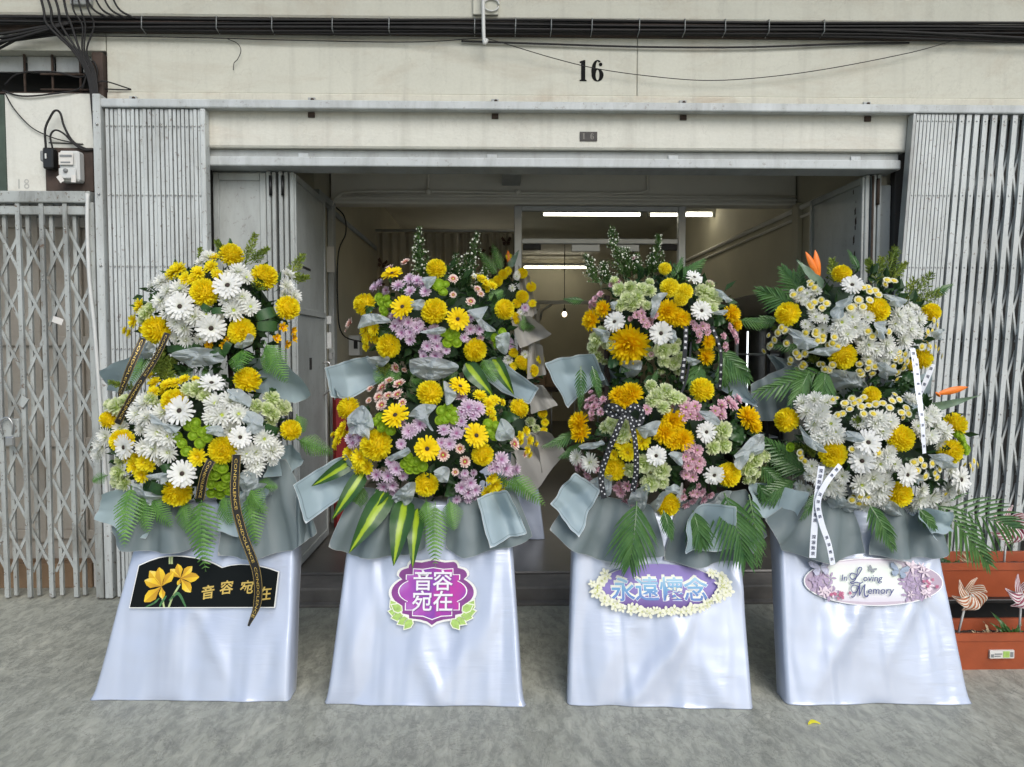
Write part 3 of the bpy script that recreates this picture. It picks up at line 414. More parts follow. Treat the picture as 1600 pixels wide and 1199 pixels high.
  'ribbon': [('blossom','',34,[(532,-1480,1230),(494,-1490,1147),(461,-1470,1052),(441,-1460,966),(454,-1460,876)]),('blossom','',32,[(560,-1480,1211),(576,-1500,1111),(580,-1500,1000),(567,-1490,910)]),('blossom','',37,[(539,-1470,1229),(490,-1480,1262),(461,-1460,1252),(494,-1460,1223),(542,-1480,1225)]),('blossom','',37,[(539,-1470,1229),(574,-1480,1262),(611,-1460,1237),(597,-1460,1190),(542,-1480,1225)]),('dark','',13,[(887,-1200,1609),(843,-1300,1400),(780,-1400,1289),(749,-1430,1230)])],
  'bird': [],
 },
 'S4U': {
  'core': (1672,-1100,1605,447,200,313),
  'flowers': {'pompom': [(1308,-1242,1655,107),(1688,-1287,1672,117),(1543,-1278,1467,118),(1943,-1200,1455,102),(1890,-1212,1432,66),(1976,-1208,1665,99),(1557,-1222,1836,91)],'gerbera': [(1563,-1259,1779,101)],'white': [(1518,-1298,1615,90),(1563,-1298,1637,83),(1497,-1296,1585,75),(1542,-1298,1562,91),(1579,-1300,1592,91),(1610,-1299,1585,68),(1529,-1295,1539,68),(1633,-1296,1637,68),(1782,-1275,1646,84),(1835,-1264,1631,84),(1892,-1246,1632,77),(1791,-1276,1593,76),(1845,-1262,1586,84),(1884,-1250,1571,69),(1764,-1281,1608,68),(1813,-1267,1540,92),(1639,-1290,1517,98),(1682,-1281,1494,76),(1617,-1288,1502,68),(1728,-1282,1524,84),(1751,-1269,1486,76),(1648,-1276,1464,61),(1733,-1260,1448,65),(1411,-1281,1638,67),(1398,-1275,1661,50),(1370,-1272,1608,50),(1446,-1289,1630,50),(1387,-1244,1746,50),(1357,-1243,1723,50),(1374,-1256,1707,43),(1429,-1253,1753,43),(1345,-1234,1731,43),(1828,-1262,1662,67)],'button': [(1357,-1222,1763,35),(1401,-1226,1786,35),(1411,-1240,1769,35),(1380,-1263,1692,35),(1401,-1266,1703,35),(1430,-1269,1714,35),(1450,-1278,1698,35),(1430,-1279,1679,35),(1386,-1267,1684,35),(1550,-1292,1679,42),(1588,-1284,1713,42),(1638,-1282,1713,35),(1604,-1291,1683,35),(1620,-1264,1768,35),(1644,-1269,1752,35),(1669,-1266,1756,35),(1682,-1271,1737,35),(1640,-1261,1772,35),(1405,-1280,1566,35),(1434,-1285,1555,35),(1414,-1278,1536,35),(1432,-1282,1539,35),(1481,-1292,1551,35),(1476,-1287,1524,35),(1626,-1298,1577,35),(1647,-1295,1554,35),(1364,-1269,1570,35),(1325,-1208,1451,36),(1350,-1233,1467,35),(1371,-1248,1479,35),(1337,-1235,1482,35),(1378,-1225,1432,36),(1374,-1214,1420,36),(1484,-1241,1406,35),(1465,-1239,1409,35),(1492,-1256,1429,35),(1607,-1266,1433,35),(1649,-1267,1441,35),(1682,-1256,1421,35),(1652,-1254,1414,35),(1680,-1239,1390,35),(1627,-1242,1390,35),(1616,-1250,1402,35),(1786,-1261,1483,35),(1819,-1251,1475,35),(1775,-1255,1456,35),(1803,-1246,1448,35),(1837,-1235,1444,36),(1771,-1241,1421,35),(1804,-1218,1393,36),(1780,-1227,1397,36),(1829,-1222,1413,36),(1817,-1190,1361,36),(1928,-1234,1575,35),(1953,-1224,1579,36),(1984,-1210,1606,36),(1963,-1219,1625,36),(2008,-1182,1498,36),(2055,-1133,1466,37),(1953,-1214,1509,36),(1986,-1198,1509,36),(1902,-1235,1509,36),(1723,-1288,1574,35),(1678,-1293,1570,35),(1286,-1234,1582,35),(1273,-1226,1594,35),(1262,-1215,1571,36),(1297,-1228,1525,35),(1254,-1198,1540,36),(1247,-1175,1517,36),(1244,-1161,1510,36),(1740,-1232,1805,35),(1774,-1227,1802,35),(1499,-1286,1509,35),(1327,-1220,1740,35),(1405,-1281,1577,35),(1472,-1241,1409,35)]},
  'fern': [],
  'palm': [(1441,-1100,1717,1345,-1070,1871,152),(1385,-1100,1701,1233,-1070,1775,136),(1400,-1100,1725,1426,-1070,1887,96),(1313,-1100,1637,1183,-1080,1630,72),(1483,-1200,1401,1179,-1240,1310,171),(1473,-1240,1409,1442,-1280,1266,131),(1411,-1220,1401,1319,-1260,1265,124),(1419,-1160,1510,1245,-1180,1509,55),(2030,-1100,1758,2139,-1080,1800,56),(1703,-1070,1864,1666,-1040,1960,48)],
  'drac': [],
  'gold': [(1572,-1100,1805,1571,-1080,1910,88),(1781,-1080,1783,1813,-1060,1921,105),(1821,-1080,1815,1877,-1060,1970,121),(1829,-1080,1807,1928,-1060,1898,88),(1891,-1120,1685,1948,-1100,1814,151),(1915,-1120,1717,2028,-1100,1846,127),(1939,-1120,1701,2063,-1100,1758,120),(1763,-1080,1847,1747,-1060,1913,56),(1331,-1120,1573,1298,-1100,1590,48),(1477,-1120,1478,1445,-1100,1510,72),(1478,-1120,1430,1478,-1100,1462,64)],
  'aster': [],
  'leaf': [(1692,-1200,1572,1635,-1220,1540,54),(1586,-1200,1385,1638,-1220,1393,47),(1854,-1200,1385,1891,-1220,1346,55),(1472,-1200,1541,1433,-1220,1502,62),(1823,-1200,1353,1859,-1220,1346,47),(1712,-1200,1369,1734,-1220,1339,62),(1479,-1200,1603,1494,-1220,1571,47)],
  'loop': [],
  'tissue': [[(1468,-1321,1637),(1477,-1316,1683),(1524,-1311,1717),(1563,-1310,1729),(1521,-1320,1683),(1504,-1325,1637)],[(1306,-1276,1586),(1365,-1297,1555),(1404,-1305,1532),(1377,-1289,1502),(1337,-1275,1509),(1313,-1274,1548)],[(1380,-1283,1483),(1425,-1303,1502),(1489,-1313,1502),(1465,-1300,1471)],[(1641,-1328,1600),(1697,-1322,1615),(1699,-1321,1570),(1676,-1322,1547)],[(1498,-1266,1394),(1564,-1274,1394),(1616,-1265,1378),(1695,-1175,1303),(1640,-1121,1266),(1550,-1156,1306)],[(1686,-1292,1437),(1770,-1268,1413),(1765,-1235,1361),(1708,-1268,1394)],[(1707,-1298,1737),(1789,-1289,1719),(1767,-1302,1684),(1727,-1304,1707)],[(1943,-1258,1571),(2008,-1228,1587),(2002,-1226,1541)]],
  'paper': [('skirt',[(1182,-1120,1335),(1270,-1120,1382),(1390,-1100,1430)],[(1195,-1160,1163),(1314,-1140,1176),(1539,-1080,1300)]),('skirt',[(1263,-1080,1478),(1389,-1080,1445)],[(1309,-1080,1397),(1518,-1070,1356)]),('light',[(1802,-1120,1358),(1900,-1120,1342),(2023,-1100,1413)],[(1831,-1100,1276),(1964,-1100,1187),(2074,-1080,1218)])],
  'ribbon': [('pale','深深致哀 深深致哀 深深致哀',32,[(1835,-1300,1502),(1839,-1320,1419),(1830,-1360,1316),(1828,-1400,1182),(1824,-1420,1099)]),('pale','深深致哀',35,[(2023,-1140,1430),(1993,-1140,1351),(1963,-1140,1279)])],
  'bird': [[(1498,-1150,1777),(1372,-1150,1909),(1415,-1150,1944),(1479,-1150,1828),(1459,-1150,1952)]],
 },
 'S4L': {
  'core': (1749,-1180,1061,484,250,338),
  'flowers': {'pompom': [(1293,-1289,1184,110),(1448,-1407,1049,112),(1729,-1422,1119,124),(2022,-1330,1166,109),(1989,-1354,1050,115),(1769,-1353,863,123),(1631,-1365,1299,81)],'gerbera': [(1563,-1428,1107,114),(1543,-1421,1029,110),(1747,-1402,966,111),(2041,-1303,927,119)],'white': [(1357,-1288,1262,81),(1397,-1315,1274,90),(1435,-1347,1266,90),(1360,-1333,1224,90),(1408,-1363,1226,89),(1376,-1369,1176,89),(1436,-1394,1179,88),(1415,-1397,1129,88),(1451,-1407,1140,88),(1389,-1388,1118,79),(1459,-1411,1120,66),(1638,-1415,1200,88),(1678,-1416,1190,88),(1643,-1425,1151,78),(1615,-1420,1181,78),(1848,-1385,1197,89),(1889,-1367,1216,89),(1905,-1376,1166,89),(1942,-1368,1144,90),(1865,-1394,1127,89),(1829,-1402,1138,66),(1808,-1402,1169,66),(1809,-1361,1276,67),(1789,-1359,1287,57),(1578,-1386,913,99),(1620,-1403,947,99),(1665,-1377,891,100),(1611,-1362,868,90),(1666,-1356,856,90),(1676,-1393,924,79),(1666,-1425,1041,78),(1639,-1421,1010,78),(1702,-1418,1010,66),(1675,-1427,1061,66),(1879,-1313,836,102),(1940,-1299,843,102),(1951,-1247,790,93),(1863,-1287,799,82),(1869,-1345,884,68),(2024,-1282,871,103),(2132,-1180,840,95),(1999,-1335,964,68),(1371,-1364,992,67),(1404,-1361,950,90),(1449,-1355,908,90),(1482,-1352,887,80),(1435,-1319,870,68),(1371,-1342,947,57),(1492,-1392,955,67),(1357,-1279,889,59),(1493,-1370,911,57)],'button': [(1579,-1367,1292,34),(1589,-1390,1259,34),(1620,-1388,1264,34),(1558,-1389,1254,34),(1555,-1374,1278,34),(1652,-1386,1268,34),(1678,-1394,1249,34),(1533,-1377,1268,34),(1509,-1387,1243,34),(1478,-1389,1224,34),(1459,-1386,1218,34),(1562,-1403,1225,34),(1601,-1406,1225,34),(1496,-1369,1267,34),(1530,-1363,1287,34),(1456,-1344,1281,35),(1696,-1378,1278,34),(1731,-1371,1282,34),(1754,-1386,1248,34),(1759,-1395,1224,34),(1727,-1398,1229,34),(1614,-1429,1062,34),(1788,-1408,1018,34),(1831,-1396,1001,34),(1872,-1388,1009,34),(1848,-1379,952,41),(1893,-1372,966,35),(1911,-1359,943,35),(1800,-1398,981,34),(1777,-1410,1018,34),(1810,-1405,1027,34),(1915,-1369,981,35),(1553,-1335,842,35),(1579,-1355,861,35),(1616,-1355,856,35),(1589,-1326,824,35),(1618,-1331,825,35),(1322,-1345,1030,35),(1336,-1350,1016,35),(1317,-1345,1051,35),(2122,-1281,1002,36),(2158,-1251,982,36),(2126,-1268,963,36),(2101,-1289,983,36),(1996,-1285,856,36),(1506,-1421,1076,34)],'green': [(2017,-1339,1130,51),(2053,-1326,1077,52),(2038,-1332,1109,51),(2070,-1317,1055,52),(1293,-1326,1069,45)]},
  'fern': [],
  'palm': [(1950,-1300,822,2192,-1300,551,209),(1998,-1240,809,2419,-1140,664,351),(1394,-1240,961,1171,-1260,1113,137),(1396,-1260,944,1236,-1260,1039,137),(1344,-1260,912,1154,-1260,828,126),(1624,-1360,826,1710,-1400,650,112),(1405,-1340,874,1331,-1360,765,62),(1854,-1340,800,1917,-1360,721,72),(1112,-1320,861,1151,-1340,564,113)],
  'drac': [],
  'gold': [(1403,-1240,1036,1309,-1260,1071,63),(1435,-1240,1014,1394,-1260,1060,53),(1575,-1380,1157,1544,-1400,1199,71),(1742,-1380,1054,1700,-1380,1075,61)],
  'aster': [],
  'leaf': [(1861,-1280,1040,1787,-1300,1012,63),(1593,-1280,1188,1637,-1300,1148,73),(1776,-1280,1061,1733,-1300,1054,63),(1577,-1280,957,1536,-1300,960,63),(1854,-1280,914,1874,-1300,896,63),(1749,-1280,840,1708,-1300,813,52),(1363,-1280,1125,1397,-1300,1096,62),(1856,-1280,1218,1804,-1300,1179,63)],
  'loop': [],
  'tissue': [[(1319,-1365,1163),(1339,-1391,1125),(1389,-1420,1087),(1381,-1415,1066),(1331,-1388,1094)],[(1488,-1444,1150),(1534,-1452,1141),(1524,-1454,1111),(1478,-1446,1121)],[(1474,-1333,836),(1573,-1347,817),(1591,-1311,783),(1502,-1274,786)],[(1706,-1334,793),(1730,-1366,831),(1806,-1288,761),(1843,-1204,703)],[(1849,-1429,1047),(1943,-1401,1042),(1991,-1376,997),(1912,-1402,991)],[(1481,-1363,862),(1512,-1364,852),(1531,-1314,800),(1499,-1314,810)],[(1789,-1422,954),(1826,-1411,942),(1809,-1406,921)]],
  'paper': [('light',[(1139,-1240,909),(1259,-1260,886),(1384,-1280,873)],[(1127,-1280,790),(1218,-1320,731),(1293,-1360,678)]),('skirt',[(1345,-1260,838),(1591,-1280,809)],[(1181,-1320,747),(1248,-1380,622),(1466,-1390,569),(1605,-1380,614)]),('skirt',[(1697,-1280,798),(1954,-1240,820)],[(1624,-1380,599),(1748,-1390,594),(1898,-1380,586),(2001,-1350,609)]),('light',[(1817,-1350,802),(1994,-1300,790)],[(1853,-1390,693),(2005,-1350,697)])],
  'ribbon': [('pale','深深致哀  深深致哀  深深致哀',39,[(1360,-1480,1011),(1343,-1480,873),(1335,-1480,754),(1330,-1480,624)]),('pale','致哀  深深致哀  深深致哀',33,[(1439,-1480,1015),(1377,-1490,943),(1344,-1490,865),(1360,-1490,776),(1392,-1490,686),(1412,-1490,597)]),('pale','深深致哀 深深致哀',26,[(1805,-1380,1460),(1787,-1440,1322),(1782,-1480,1187),(1793,-1480,1063)])],
  'bird': [[(1875,-1230,1209),(2189,-1230,1290),(1991,-1230,1288),(2001,-1230,1299),(2135,-1230,1328)]],
 },
}

# ------------------------------------------------------------------ ground, walkway and the shophouse
mb = MB()
def gsheet(mb, x0, x1, y0, y1, z):
    a = [mb.add(p) for p in ((x0,y0,z),(x1,y0,z),(x1,y1,z),(x0,y1,z))]; mb.face(*a)
gsheet(mb, -300, 300, -300, 300, 0)
structure(mb.build('ground', M['concrete']))
structure(MB().bbox(-1.75, 2.46, -.215, .03, 0, .095, .012).build('entrance_step', M['step']))
structure(MB().bbox(-1.75, 2.5, -.275, -.22, 0, .016, .004).build('kerb_strip', M['step']))
structure(MB().bbox(-1.74, 2.45, .035, 9.6, .0, .11, .01).build('indoor_floor', M['floor_in']))
structure(MB().box(-6, 7, -1.25, .25, 4.7, 4.95).build('walkway_shade_slab', M['ceiling']))  # unseen slab overhead, its depth set to shade the facade and floor

SH = thing('shophouse', 'cream plastered shopfront numbered 16 with a wide open doorway', 'building')
def part(name, mat, *b, e=.004, parent=None): return box_part(name, M[mat], parent or SH, *b, e)
part('front_wall', 'wall', -2.30, .855, 0, .2, 3.022, 3.452)
part('front_wall', 'wall', .858, 5, 0, .2, 3.022, 3.452)
part('cable_batten', 'timber', -6, 5, -.03, -.001, 3.362, 3.445, e=.003)
part('upper_beam', 'wall', -6, 5, -.035, .2, 3.455, 4.69, e=.012)
part('ledge', 'ledge', -2.30, 5, -.012, .2, 2.93, 3.020, e=.006)
lin = part('lintel', 'lintel', -1.74, 2.505, -.028, .19, 2.697, 2.928, e=.012)
part('soffit_band', 'grey_trim', -1.74, 2.47, .012, .18, 2.648, 2.695)
trk = part('door_track', 'track', -1.74, 2.47, -.02, .17, 2.592, 2.646, e=.006)
for x in (-1.15, -.02, 1.08, 2.2): part('track_clip', 'track', x-.03, x+.03, .0, .012, 2.640, 2.672, e=.002, parent=trk)
part('pier', 'dark_and_shade', -2.30, -1.745, .06, .3, 0, 2.928)  # shade behind the folded bars is put into its near-black colour
part('side_panel', 'dark_and_shade', 2.50, 5, .10, .16, 0, 2.928)  # colour darkened to stand for shade in the stretched gate's gaps
part('side_wall', 'room', -1.50, -1.32, .98, 9.6, .11, 3.2); part('side_wall', 'room', 2.44, 2.6, .20, 9.6, .11, 3.2)
part('side_wall', 'room', -1.75, -1.50, .30, 9.6, .11, 3.2)
part('back_wall', 'room', -1.9, 2.8, 9.605, 9.8, .0, 3.2)
part('indoor_ceiling', 'ceiling', -1.9, 2.8, .195, 9.9, 3.2005, 3.3)
bm_ = part('indoor_beam', 'ceiling', -1.31, 2.43, 1.45, 1.6, 2.655, 3.2, e=.01)
part('beam_trim', 'ceiling', -1.31, 2.43, 1.43, 1.448, 2.655, 2.675); part('beam_trim', 'ceiling', -1.31, 2.43, 1.435, 1.448, 2.69, 2.705)
part('duct', 'grey_trim', .055, .20, 1.0, 1.44, 2.80, 3.2)
def pipe(name, pts, r, mat, parent, n=8): return MB().tube(pts, r, n).build(name, M[mat], parent, True)
pipe('conduit', catmull([(-1.28,1.35,2.62),(-1.25,1.42,2.70),(-1.1,1.43,2.745),(-.4,1.43,2.75),(.16,1.43,2.742),(1.0,1.43,2.742),(1.20,1.43,2.76),(1.22,1.43,2.82),(1.22,1.43,3.1)], 6), .011, 'ceiling', SH)
pipe('conduit', [(-1.25,1.43,2.722),(2.42,1.43,2.722)], .009, 'ceiling', SH)
pipe('conduit', [(-.53,1.43,2.75),(-.53,1.43,3.15)], .011, 'ceiling', SH)
for x in (-.53, .18): MB().ball((x,1.42,2.748), .026, 8, 4).build('junction_box', M['ceiling'], SH, True)
for z, r in ((2.62, .02), (2.545, .012), (1.99, .012)): pipe('wall_trim', [(2.425,.95,z),(2.425,9.5,z)], r, 'ceiling', SH)
pipe('wall_trim', [(-1.305,1.5,2.60),(-1.305,9.5,2.60)], .02, 'grey_trim', SH)
part('wall_frame', 'grey_trim', -1.315, -1.27, 1.35, 1.45, .11, 2.655); part('wall_frame', 'room', 2.395, 2.435, 1.33, 1.45, .11, 2.655)
part('wall_frame', 'grey_trim', -1.315, -1.27, .92, 1.345, 2.6, 2.655)

# house numbers
def digit_one(fr, h, mb, w):
    mb.flat([(-.17*h,0),(.17*h,0),(.17*h,.06*h),(.105*h,.08*h),(.105*h,1*h),(.03*h,1*h),(-.17*h,.93*h),(-.17*h,.87*h),(-.10*h,.85*h),(-.10*h,.08*h),(-.17*h,.06*h)], fr, w)
def digit_six(fr, h, mb, w):
    def ring(cx, cy, a, b, ai, bi, t0, t1, w):
        n = 26
        for i in range(n):
            A, B = t0+(t1-t0)*i/n, t0+(t1-t0)*(i+1)/n
            mb.flat([(cx+a*math.cos(A)*h, cy*h+b*math.sin(A)*h),(cx+a*math.cos(B)*h, cy*h+b*math.sin(B)*h),(cx+ai*math.cos(B)*h, cy*h+bi*math.sin(B)*h),(cx+ai*math.cos(A)*h, cy*h+bi*math.sin(A)*h)], fr, w)
    ring(0, .30, .29, .31, .09, .25, 0, 2*PI, w)
    ring(0, .50, .30, .51, .10, .45, PI*.33, PI*1.1, w+.0006)
    mb.flat([(.145*h+.085*h*math.cos(t), .80*h+.085*h*math.sin(t)) for t in [2*PI*k/14 for k in range(14)]], fr, w+.0012)
FX = (Vector((.53,0,3.108)), Vector((1,0,0)), Vector((0,0,1)), Vector((0,-1,0)))
mb = MB(); digit_one(FX, .125, mb, .002); mb.build('house_number', M['black_paint'], SH)
mb = MB(); digit_six((Vector((.617,0,3.108)), *FX[1:]), .125, mb, .002); mb.build('house_number', M['black_paint'], SH)
pl = part('number_plate', 'plate', .508, .613, -.034, -.0285, 2.745, 2.80, e=.001)
mb = MB(); digit_one((Vector((.532,-.034,2.755)), *FX[1:]), .036, mb, .001); mb.build('digit', M['plate_txt'], pl); mb = MB(); digit_six((Vector((.582,-.034,2.755)), *FX[1:]), .036, mb, .001); mb.build('digit', M['plate_txt'], pl)
# hairline wire hanging, hook pipe
hk = thing('hook_pipe', 'short white pipe with a hooked end hanging over the cables', 'pipe', (-.067,-.1,3.3))
MB().tube(catmull([(-.07,-.09,3.75),(-.068,-.10,3.45),(-.064,-.10,3.30),(-.055,-.10,3.292),(-.047,-.10,3.31)], 5), .011, 8).build('pipe_body', M['white_plastic'], hk, True)
MB().tube(catmull([(-.02+.045*math.cos(t),-.07,3.52+.035*math.sin(t)) for t in [k*.6 for k in range(11)]], 3), .005, 6).build('ring', M['white_plastic'], hk, True)
MB().bbox(-.13, .02, -.06, -.036, 3.47, 3.62).build('base_plate', M['wall'], hk)

# gate rail and its brackets
RL = thing('gate_rail', 'long grey steel rail on brackets running above the doorway', 'rail', (-2.3,-.08,2.9))
MB().bbox(-2.305, 5, -.105, -.045, 2.904, 2.952, .006).build('rail', M['track'], RL)
for x in (-2.14, -1.09, .0, 1.13, 2.25):
    b = MB().bbox(x-.022, x+.022, -.026, -.0125, 2.953, 2.992, .002).box(x-.028, x+.04, -.075, -.027, 2.9525, 2.957).build('bracket', M['grey_trim'], RL)
    MB().ball((x+.005,-.028,2.978), .011, 8, 4).build('bolt', M['rust'], b, True)
    MB().bbox(x-.02, x+.02, -.04, -.0285, 2.872, 2.902, .002).build('lower_bracket', M['rust'], RL)

# ------------------------------------------------------------------ neighbouring bay on the left
NB = thing('neighbour_bay', 'neighbouring shop bay with a vent opening above a painted white board', 'building', (-2.8,0,0))
def npart(name, mat, *b, e=.004, parent=None): return box_part(name, M[mat], parent or NB, *b, e)
npart('header', 'wall', -6, -2.305, 0, .2, 3.262, 3.452)
npart('meter_board', 'board', -2.895, -2.372, -.015, .05, 2.425, 3.008)
npart('side_stile', 'green_paint', -6, -2.90, -.01, .2, 2.42, 3.0)
npart('vent_back', 'void', -6, -2.31, .25, .3, 2.9, 3.3)
npart('vent_sill', 'timber', -6, -2.372, .0, .2, 3.010, 3.02)
for x0, x1 in ((-2.99,-2.83),(-2.815,-2.66),(-2.645,-2.50),(-2.485,-2.375)): npart('louvre', 'grey_trim', x0, x1, .08, .1, 3.165, 3.258)
for x in (-2.82, -2.655, -2.49): npart('vent_bar', 'rust', x-.006, x+.006, .055, .07, 3.02, 3.262)
for z in (3.05, 3.14): npart('vent_bar', 'rust', -2.72, -2.43, .04, .052, z-.005, z+.005)
npart('door_post', 'timber', -2.370, -2.306, -.04, .1, 2.40, 3.24, e=.006)
npart('wall_side', 'grey_trim', -2.372, -2.306, .06, .2, 0, 2.398)
dp = npart('door_back', 'old_door', -6, -2.375, .30, .36, 0, 2.42)
for x in (-2.93, -2.665, -2.40):
    npart('door_stile', 'old_door', x-.03, x+.03, .27, .298, .25, 2.34)
for z in (.30, .9, 1.55, 2.30): npart('door_rail', 'old_door', -3.2, -2.38, .275, .297, z-.03, z+.03)
mb = MB(); fr = (Vector((-2.83,-.015,2.45)), *FX[1:])
mb.flat([(0,0),(.010,0),(.010,.055),(0,.055)], fr, .001); mb.build('stencil_digit', M['stencil'], NB); mb = MB()
for cy, r in ((.014,.016),(.042,.014)):
    for k in range(14):
        a, b = 2*PI*k/14, 2*PI*(k+1)/14
        mb.flat([(.05+r*math.cos(a), cy+r*math.sin(a)),(.05+r*math.cos(b), cy+r*math.sin(b)),(.05+r*.5*math.cos(b), cy+r*.5*math.sin(b)),(.05+r*.5*math.cos(a), cy+r*.5*math.sin(a))], fr, .001+cy*.01)
mb.build('stencil_digit', M['stencil'], NB)
for k, (x0, x1, m) in enumerate(((-3.2,-2.93,'carton'),(-2.915,-2.73,'carton'),(-2.72,-2.535,'carton'),(-2.525,-2.46,'card_white'),(-2.455,-2.39,'card_white'))):
    tag(MB().bbox(x0, x1, .12, .24, 0.0, .155, .004).build('carton_box', M[m]), ['brown carton at the left picture edge behind the neighbouring gate','brown carton second from the left behind the neighbouring gate','brown carton beside the white cartons behind the neighbouring gate','white carton beside the brown cartons behind the neighbouring gate','white carton nearest the gate post behind the neighbouring gate'][k], 'carton', 'cartons behind the neighbouring gate')

# meter board
ME = thing('electric_meter', 'electricity meter and black fuse on a dark wooden board', 'meter', (-2.51,-.03,2.42))
MB().bbox(-2.655, -2.375, -.04, -.016, 2.43, 2.685, .004).build('backboard', M['timber'], ME)
mt = MB().bbox(-2.535, -2.420, -.11, -.041, 2.475, 2.650, .012).build('meter_case', M['white_plastic'], ME)
MB().bbox(-2.527, -2.445, -.124, -.1205, 2.565, 2.635, .002).build('display_window', M['card_white'], mt)
MB().box(-2.52, -2.45, -.1255, -.1245, 2.608, 2.622).box(-2.515, -2.46, -.1255, -.1245, 2.575, 2.583).build('display', M['grey_plastic'], mt)
MB().bbox(-2.527, -2.43, -.128, -.1205, 2.487, 2.545, .004).build('terminal_cover', M['white_plastic'], mt)
MB().ball((-2.485,-.13,2.53), .014, 8, 4).build('seal_screw', M['grey_plastic'], mt, True)
for x in (-2.51, -2.44): MB().box(-.013, .013, -.002, .002, -.03, .012, Matrix.Translation((x,-.131,2.475)) @ Matrix.Rotation(x*9, 4, 'Y')).build('seal_tag', M['card_white'], mt)
MB().bbox(-2.635, -2.575, -.10, -.041, 2.55, 2.67, .008).build('fuse_box', M['black_plastic'], ME)
MB().bbox(-2.655, -2.63, -.09, -.041, 2.595, 2.655, .006).build('fuse_lid', M['grey_plastic'], ME)
MB().bbox(-2.618, -2.608, -.104, -.1005, 2.605, 2.635, .002).build('fuse_label', M['white_plastic'], ME)
MB().tube(catmull([(-2.635,-.06,2.67),(-2.63,-.07,2.78),(-2.60,-.07,2.85),(-2.57,-.07,2.89),(-2.54,-.07,2.875),(-2.525,-.06,2.80),(-2.48,-.06,2.72),(-2.42,-.05,2.68),(-2.37,-.045,2.67)], 6), .0065, 6).build('meter_cable', M['cable'], ME, True)
MB().tube(catmull([(-2.59,-.07,2.67),(-2.595,-.08,2.74),(-2.565,-.08,2.775),(-2.52,-.07,2.755),(-2.47,-.06,2.70),(-2.42,-.055,2.67),(-2.375,-.045,2.672)], 6), .0055, 6).build('meter_cable', M['cable'], ME, True)
MB().tube([(-2.64,-.02,2.72),(-2.44,-.02,2.712)], .003, 5).build('meter_cable', M['cable'], ME, True)
tag(MB().tube(catmull([(-2.88,-.03,3.0),(-2.83,-.03,2.91),(-2.74,-.03,2.81),(-2.65,-.03,2.76),(-2.56,-.035,2.73),(-2.46,-.03,2.71)], 6), .0035, 5).build('drooping_wire', M['cable'], None, True), 'thin black wire drooping diagonally across the meter board', 'wire')

# cables along the facade
CB = thing('cable_bundle', 'thick bundle of black cables strapped along the facade', 'cable', (0,-.06,3.4))
for k in range(9):
    z0 = 3.352 + .0085*k + rnd.uniform(-.003, .003); y0 = -.05 - .012*(k % 3)
    pts = [(-6,y0,3.36+.008*k)]
    for x in [-3.2+.4*j for j in range(21)]:
        sag = .012*math.sin(x*2.1+k*1.7) * .35
        drop = -max(0, x-2.2)*(.035 if k < 3 else 0) + .004*max(0, x+3)
        zz = z0 + sag + drop
        if x < -2.35: zz -= max(0, -2.35-x)*(.12 if k < 4 else .0)
        pts.append((x, y0, zz))
    MB().tube(catmull(pts, 3), .0065 if k % 2 else .008, 6).build('cable', M['cable'], CB, True)
for x in (-2.05, -1.62, -1.3, -.95, -.62, -.12, .12, .33, .57, .85, 1.12, 1.36, 1.62, 1.95):
    MB().tube([(x,-.03,3.438+.004*(x+2)),(x+.002,-.09,3.43+.004*(x+2)),(x,-.092,3.36+.004*(x+2)),(x,-.03,3.348+.004*(x+2))], .0035, 5).build('cable_strap', M['grey_plastic'], CB, True)
HC = thing('hanging_cables', 'tangle of black cables dropping down the dark timber post', 'cable', (-2.4,-.08,3.4))
for k in range(7):
    x = -2.62 + .045*k; e = rnd.uniform(-.02, .02)
    MB().tube(catmull([(x-.02,-.07,3.9),(x-.01+e,-.09,3.62),(x+.02,-.10-.006*k,3.45),(x+.05+e,-.11,3.36),(-2.44+.012*k,-.09,3.22),(-2.375+.008*k,-.07,3.08),(-2.36+.006*k,-.06,2.9 if k < 4 else 2.7),(-2.355+.006*k,-.05,2.68)], 6), .0075 if k < 4 else .0055, 6).build('cable', M['cable'], HC, True)
for k in range(4):
    x = -2.32+.05*k
    MB().tube(catmull([(x-.10,-.07,3.9),(x-.06,-.08,3.6),(x-.01,-.09,3.47),(x+.08,-.09,3.415)], 6), .006, 6).build('cable', M['cable'], HC, True)
MB().bbox(-2.47, -2.35, -.07, -.036, 3.50, 3.75).build('junction_box', M['grey_trim'], HC)
for k, zz in enumerate((3.62, 3.55)): MB().tube([(-2.62,-.11,zz),(-2.40,-.12,zz+.01)], .004, 5).build('cable_tie', M['cable'], HC, True)
MB().tube(catmull([(-2.375,-.05,3.02),(-2.30,-.06,3.065),(-2.18,-.03,3.04),(-2.16,-.02,3.03),(-2.30,-.03,3.03)], 5), .004, 5).build('wire_end', M['cable'], HC, True)
LC = thing('drooping_cables', 'three slack black cables drooping across the upper left corner', 'cable', (-2.8,-.1,3.3))
for k in range(3):
    MB().tube(catmull([(-4.2,-.08,3.20+.03*k),(-3.2,-.10,3.235+.026*k),(-2.85,-.10,3.27+.022*k),(-2.62,-.10,3.33+.012*k),(-2.45,-.09,3.385)], 6), .008, 6).build('cable', M['cable'], LC, True)
VW = thing('vent_wires', 'loose wires looping across the dark vent opening', 'wire', (-2.6,0,3.1))
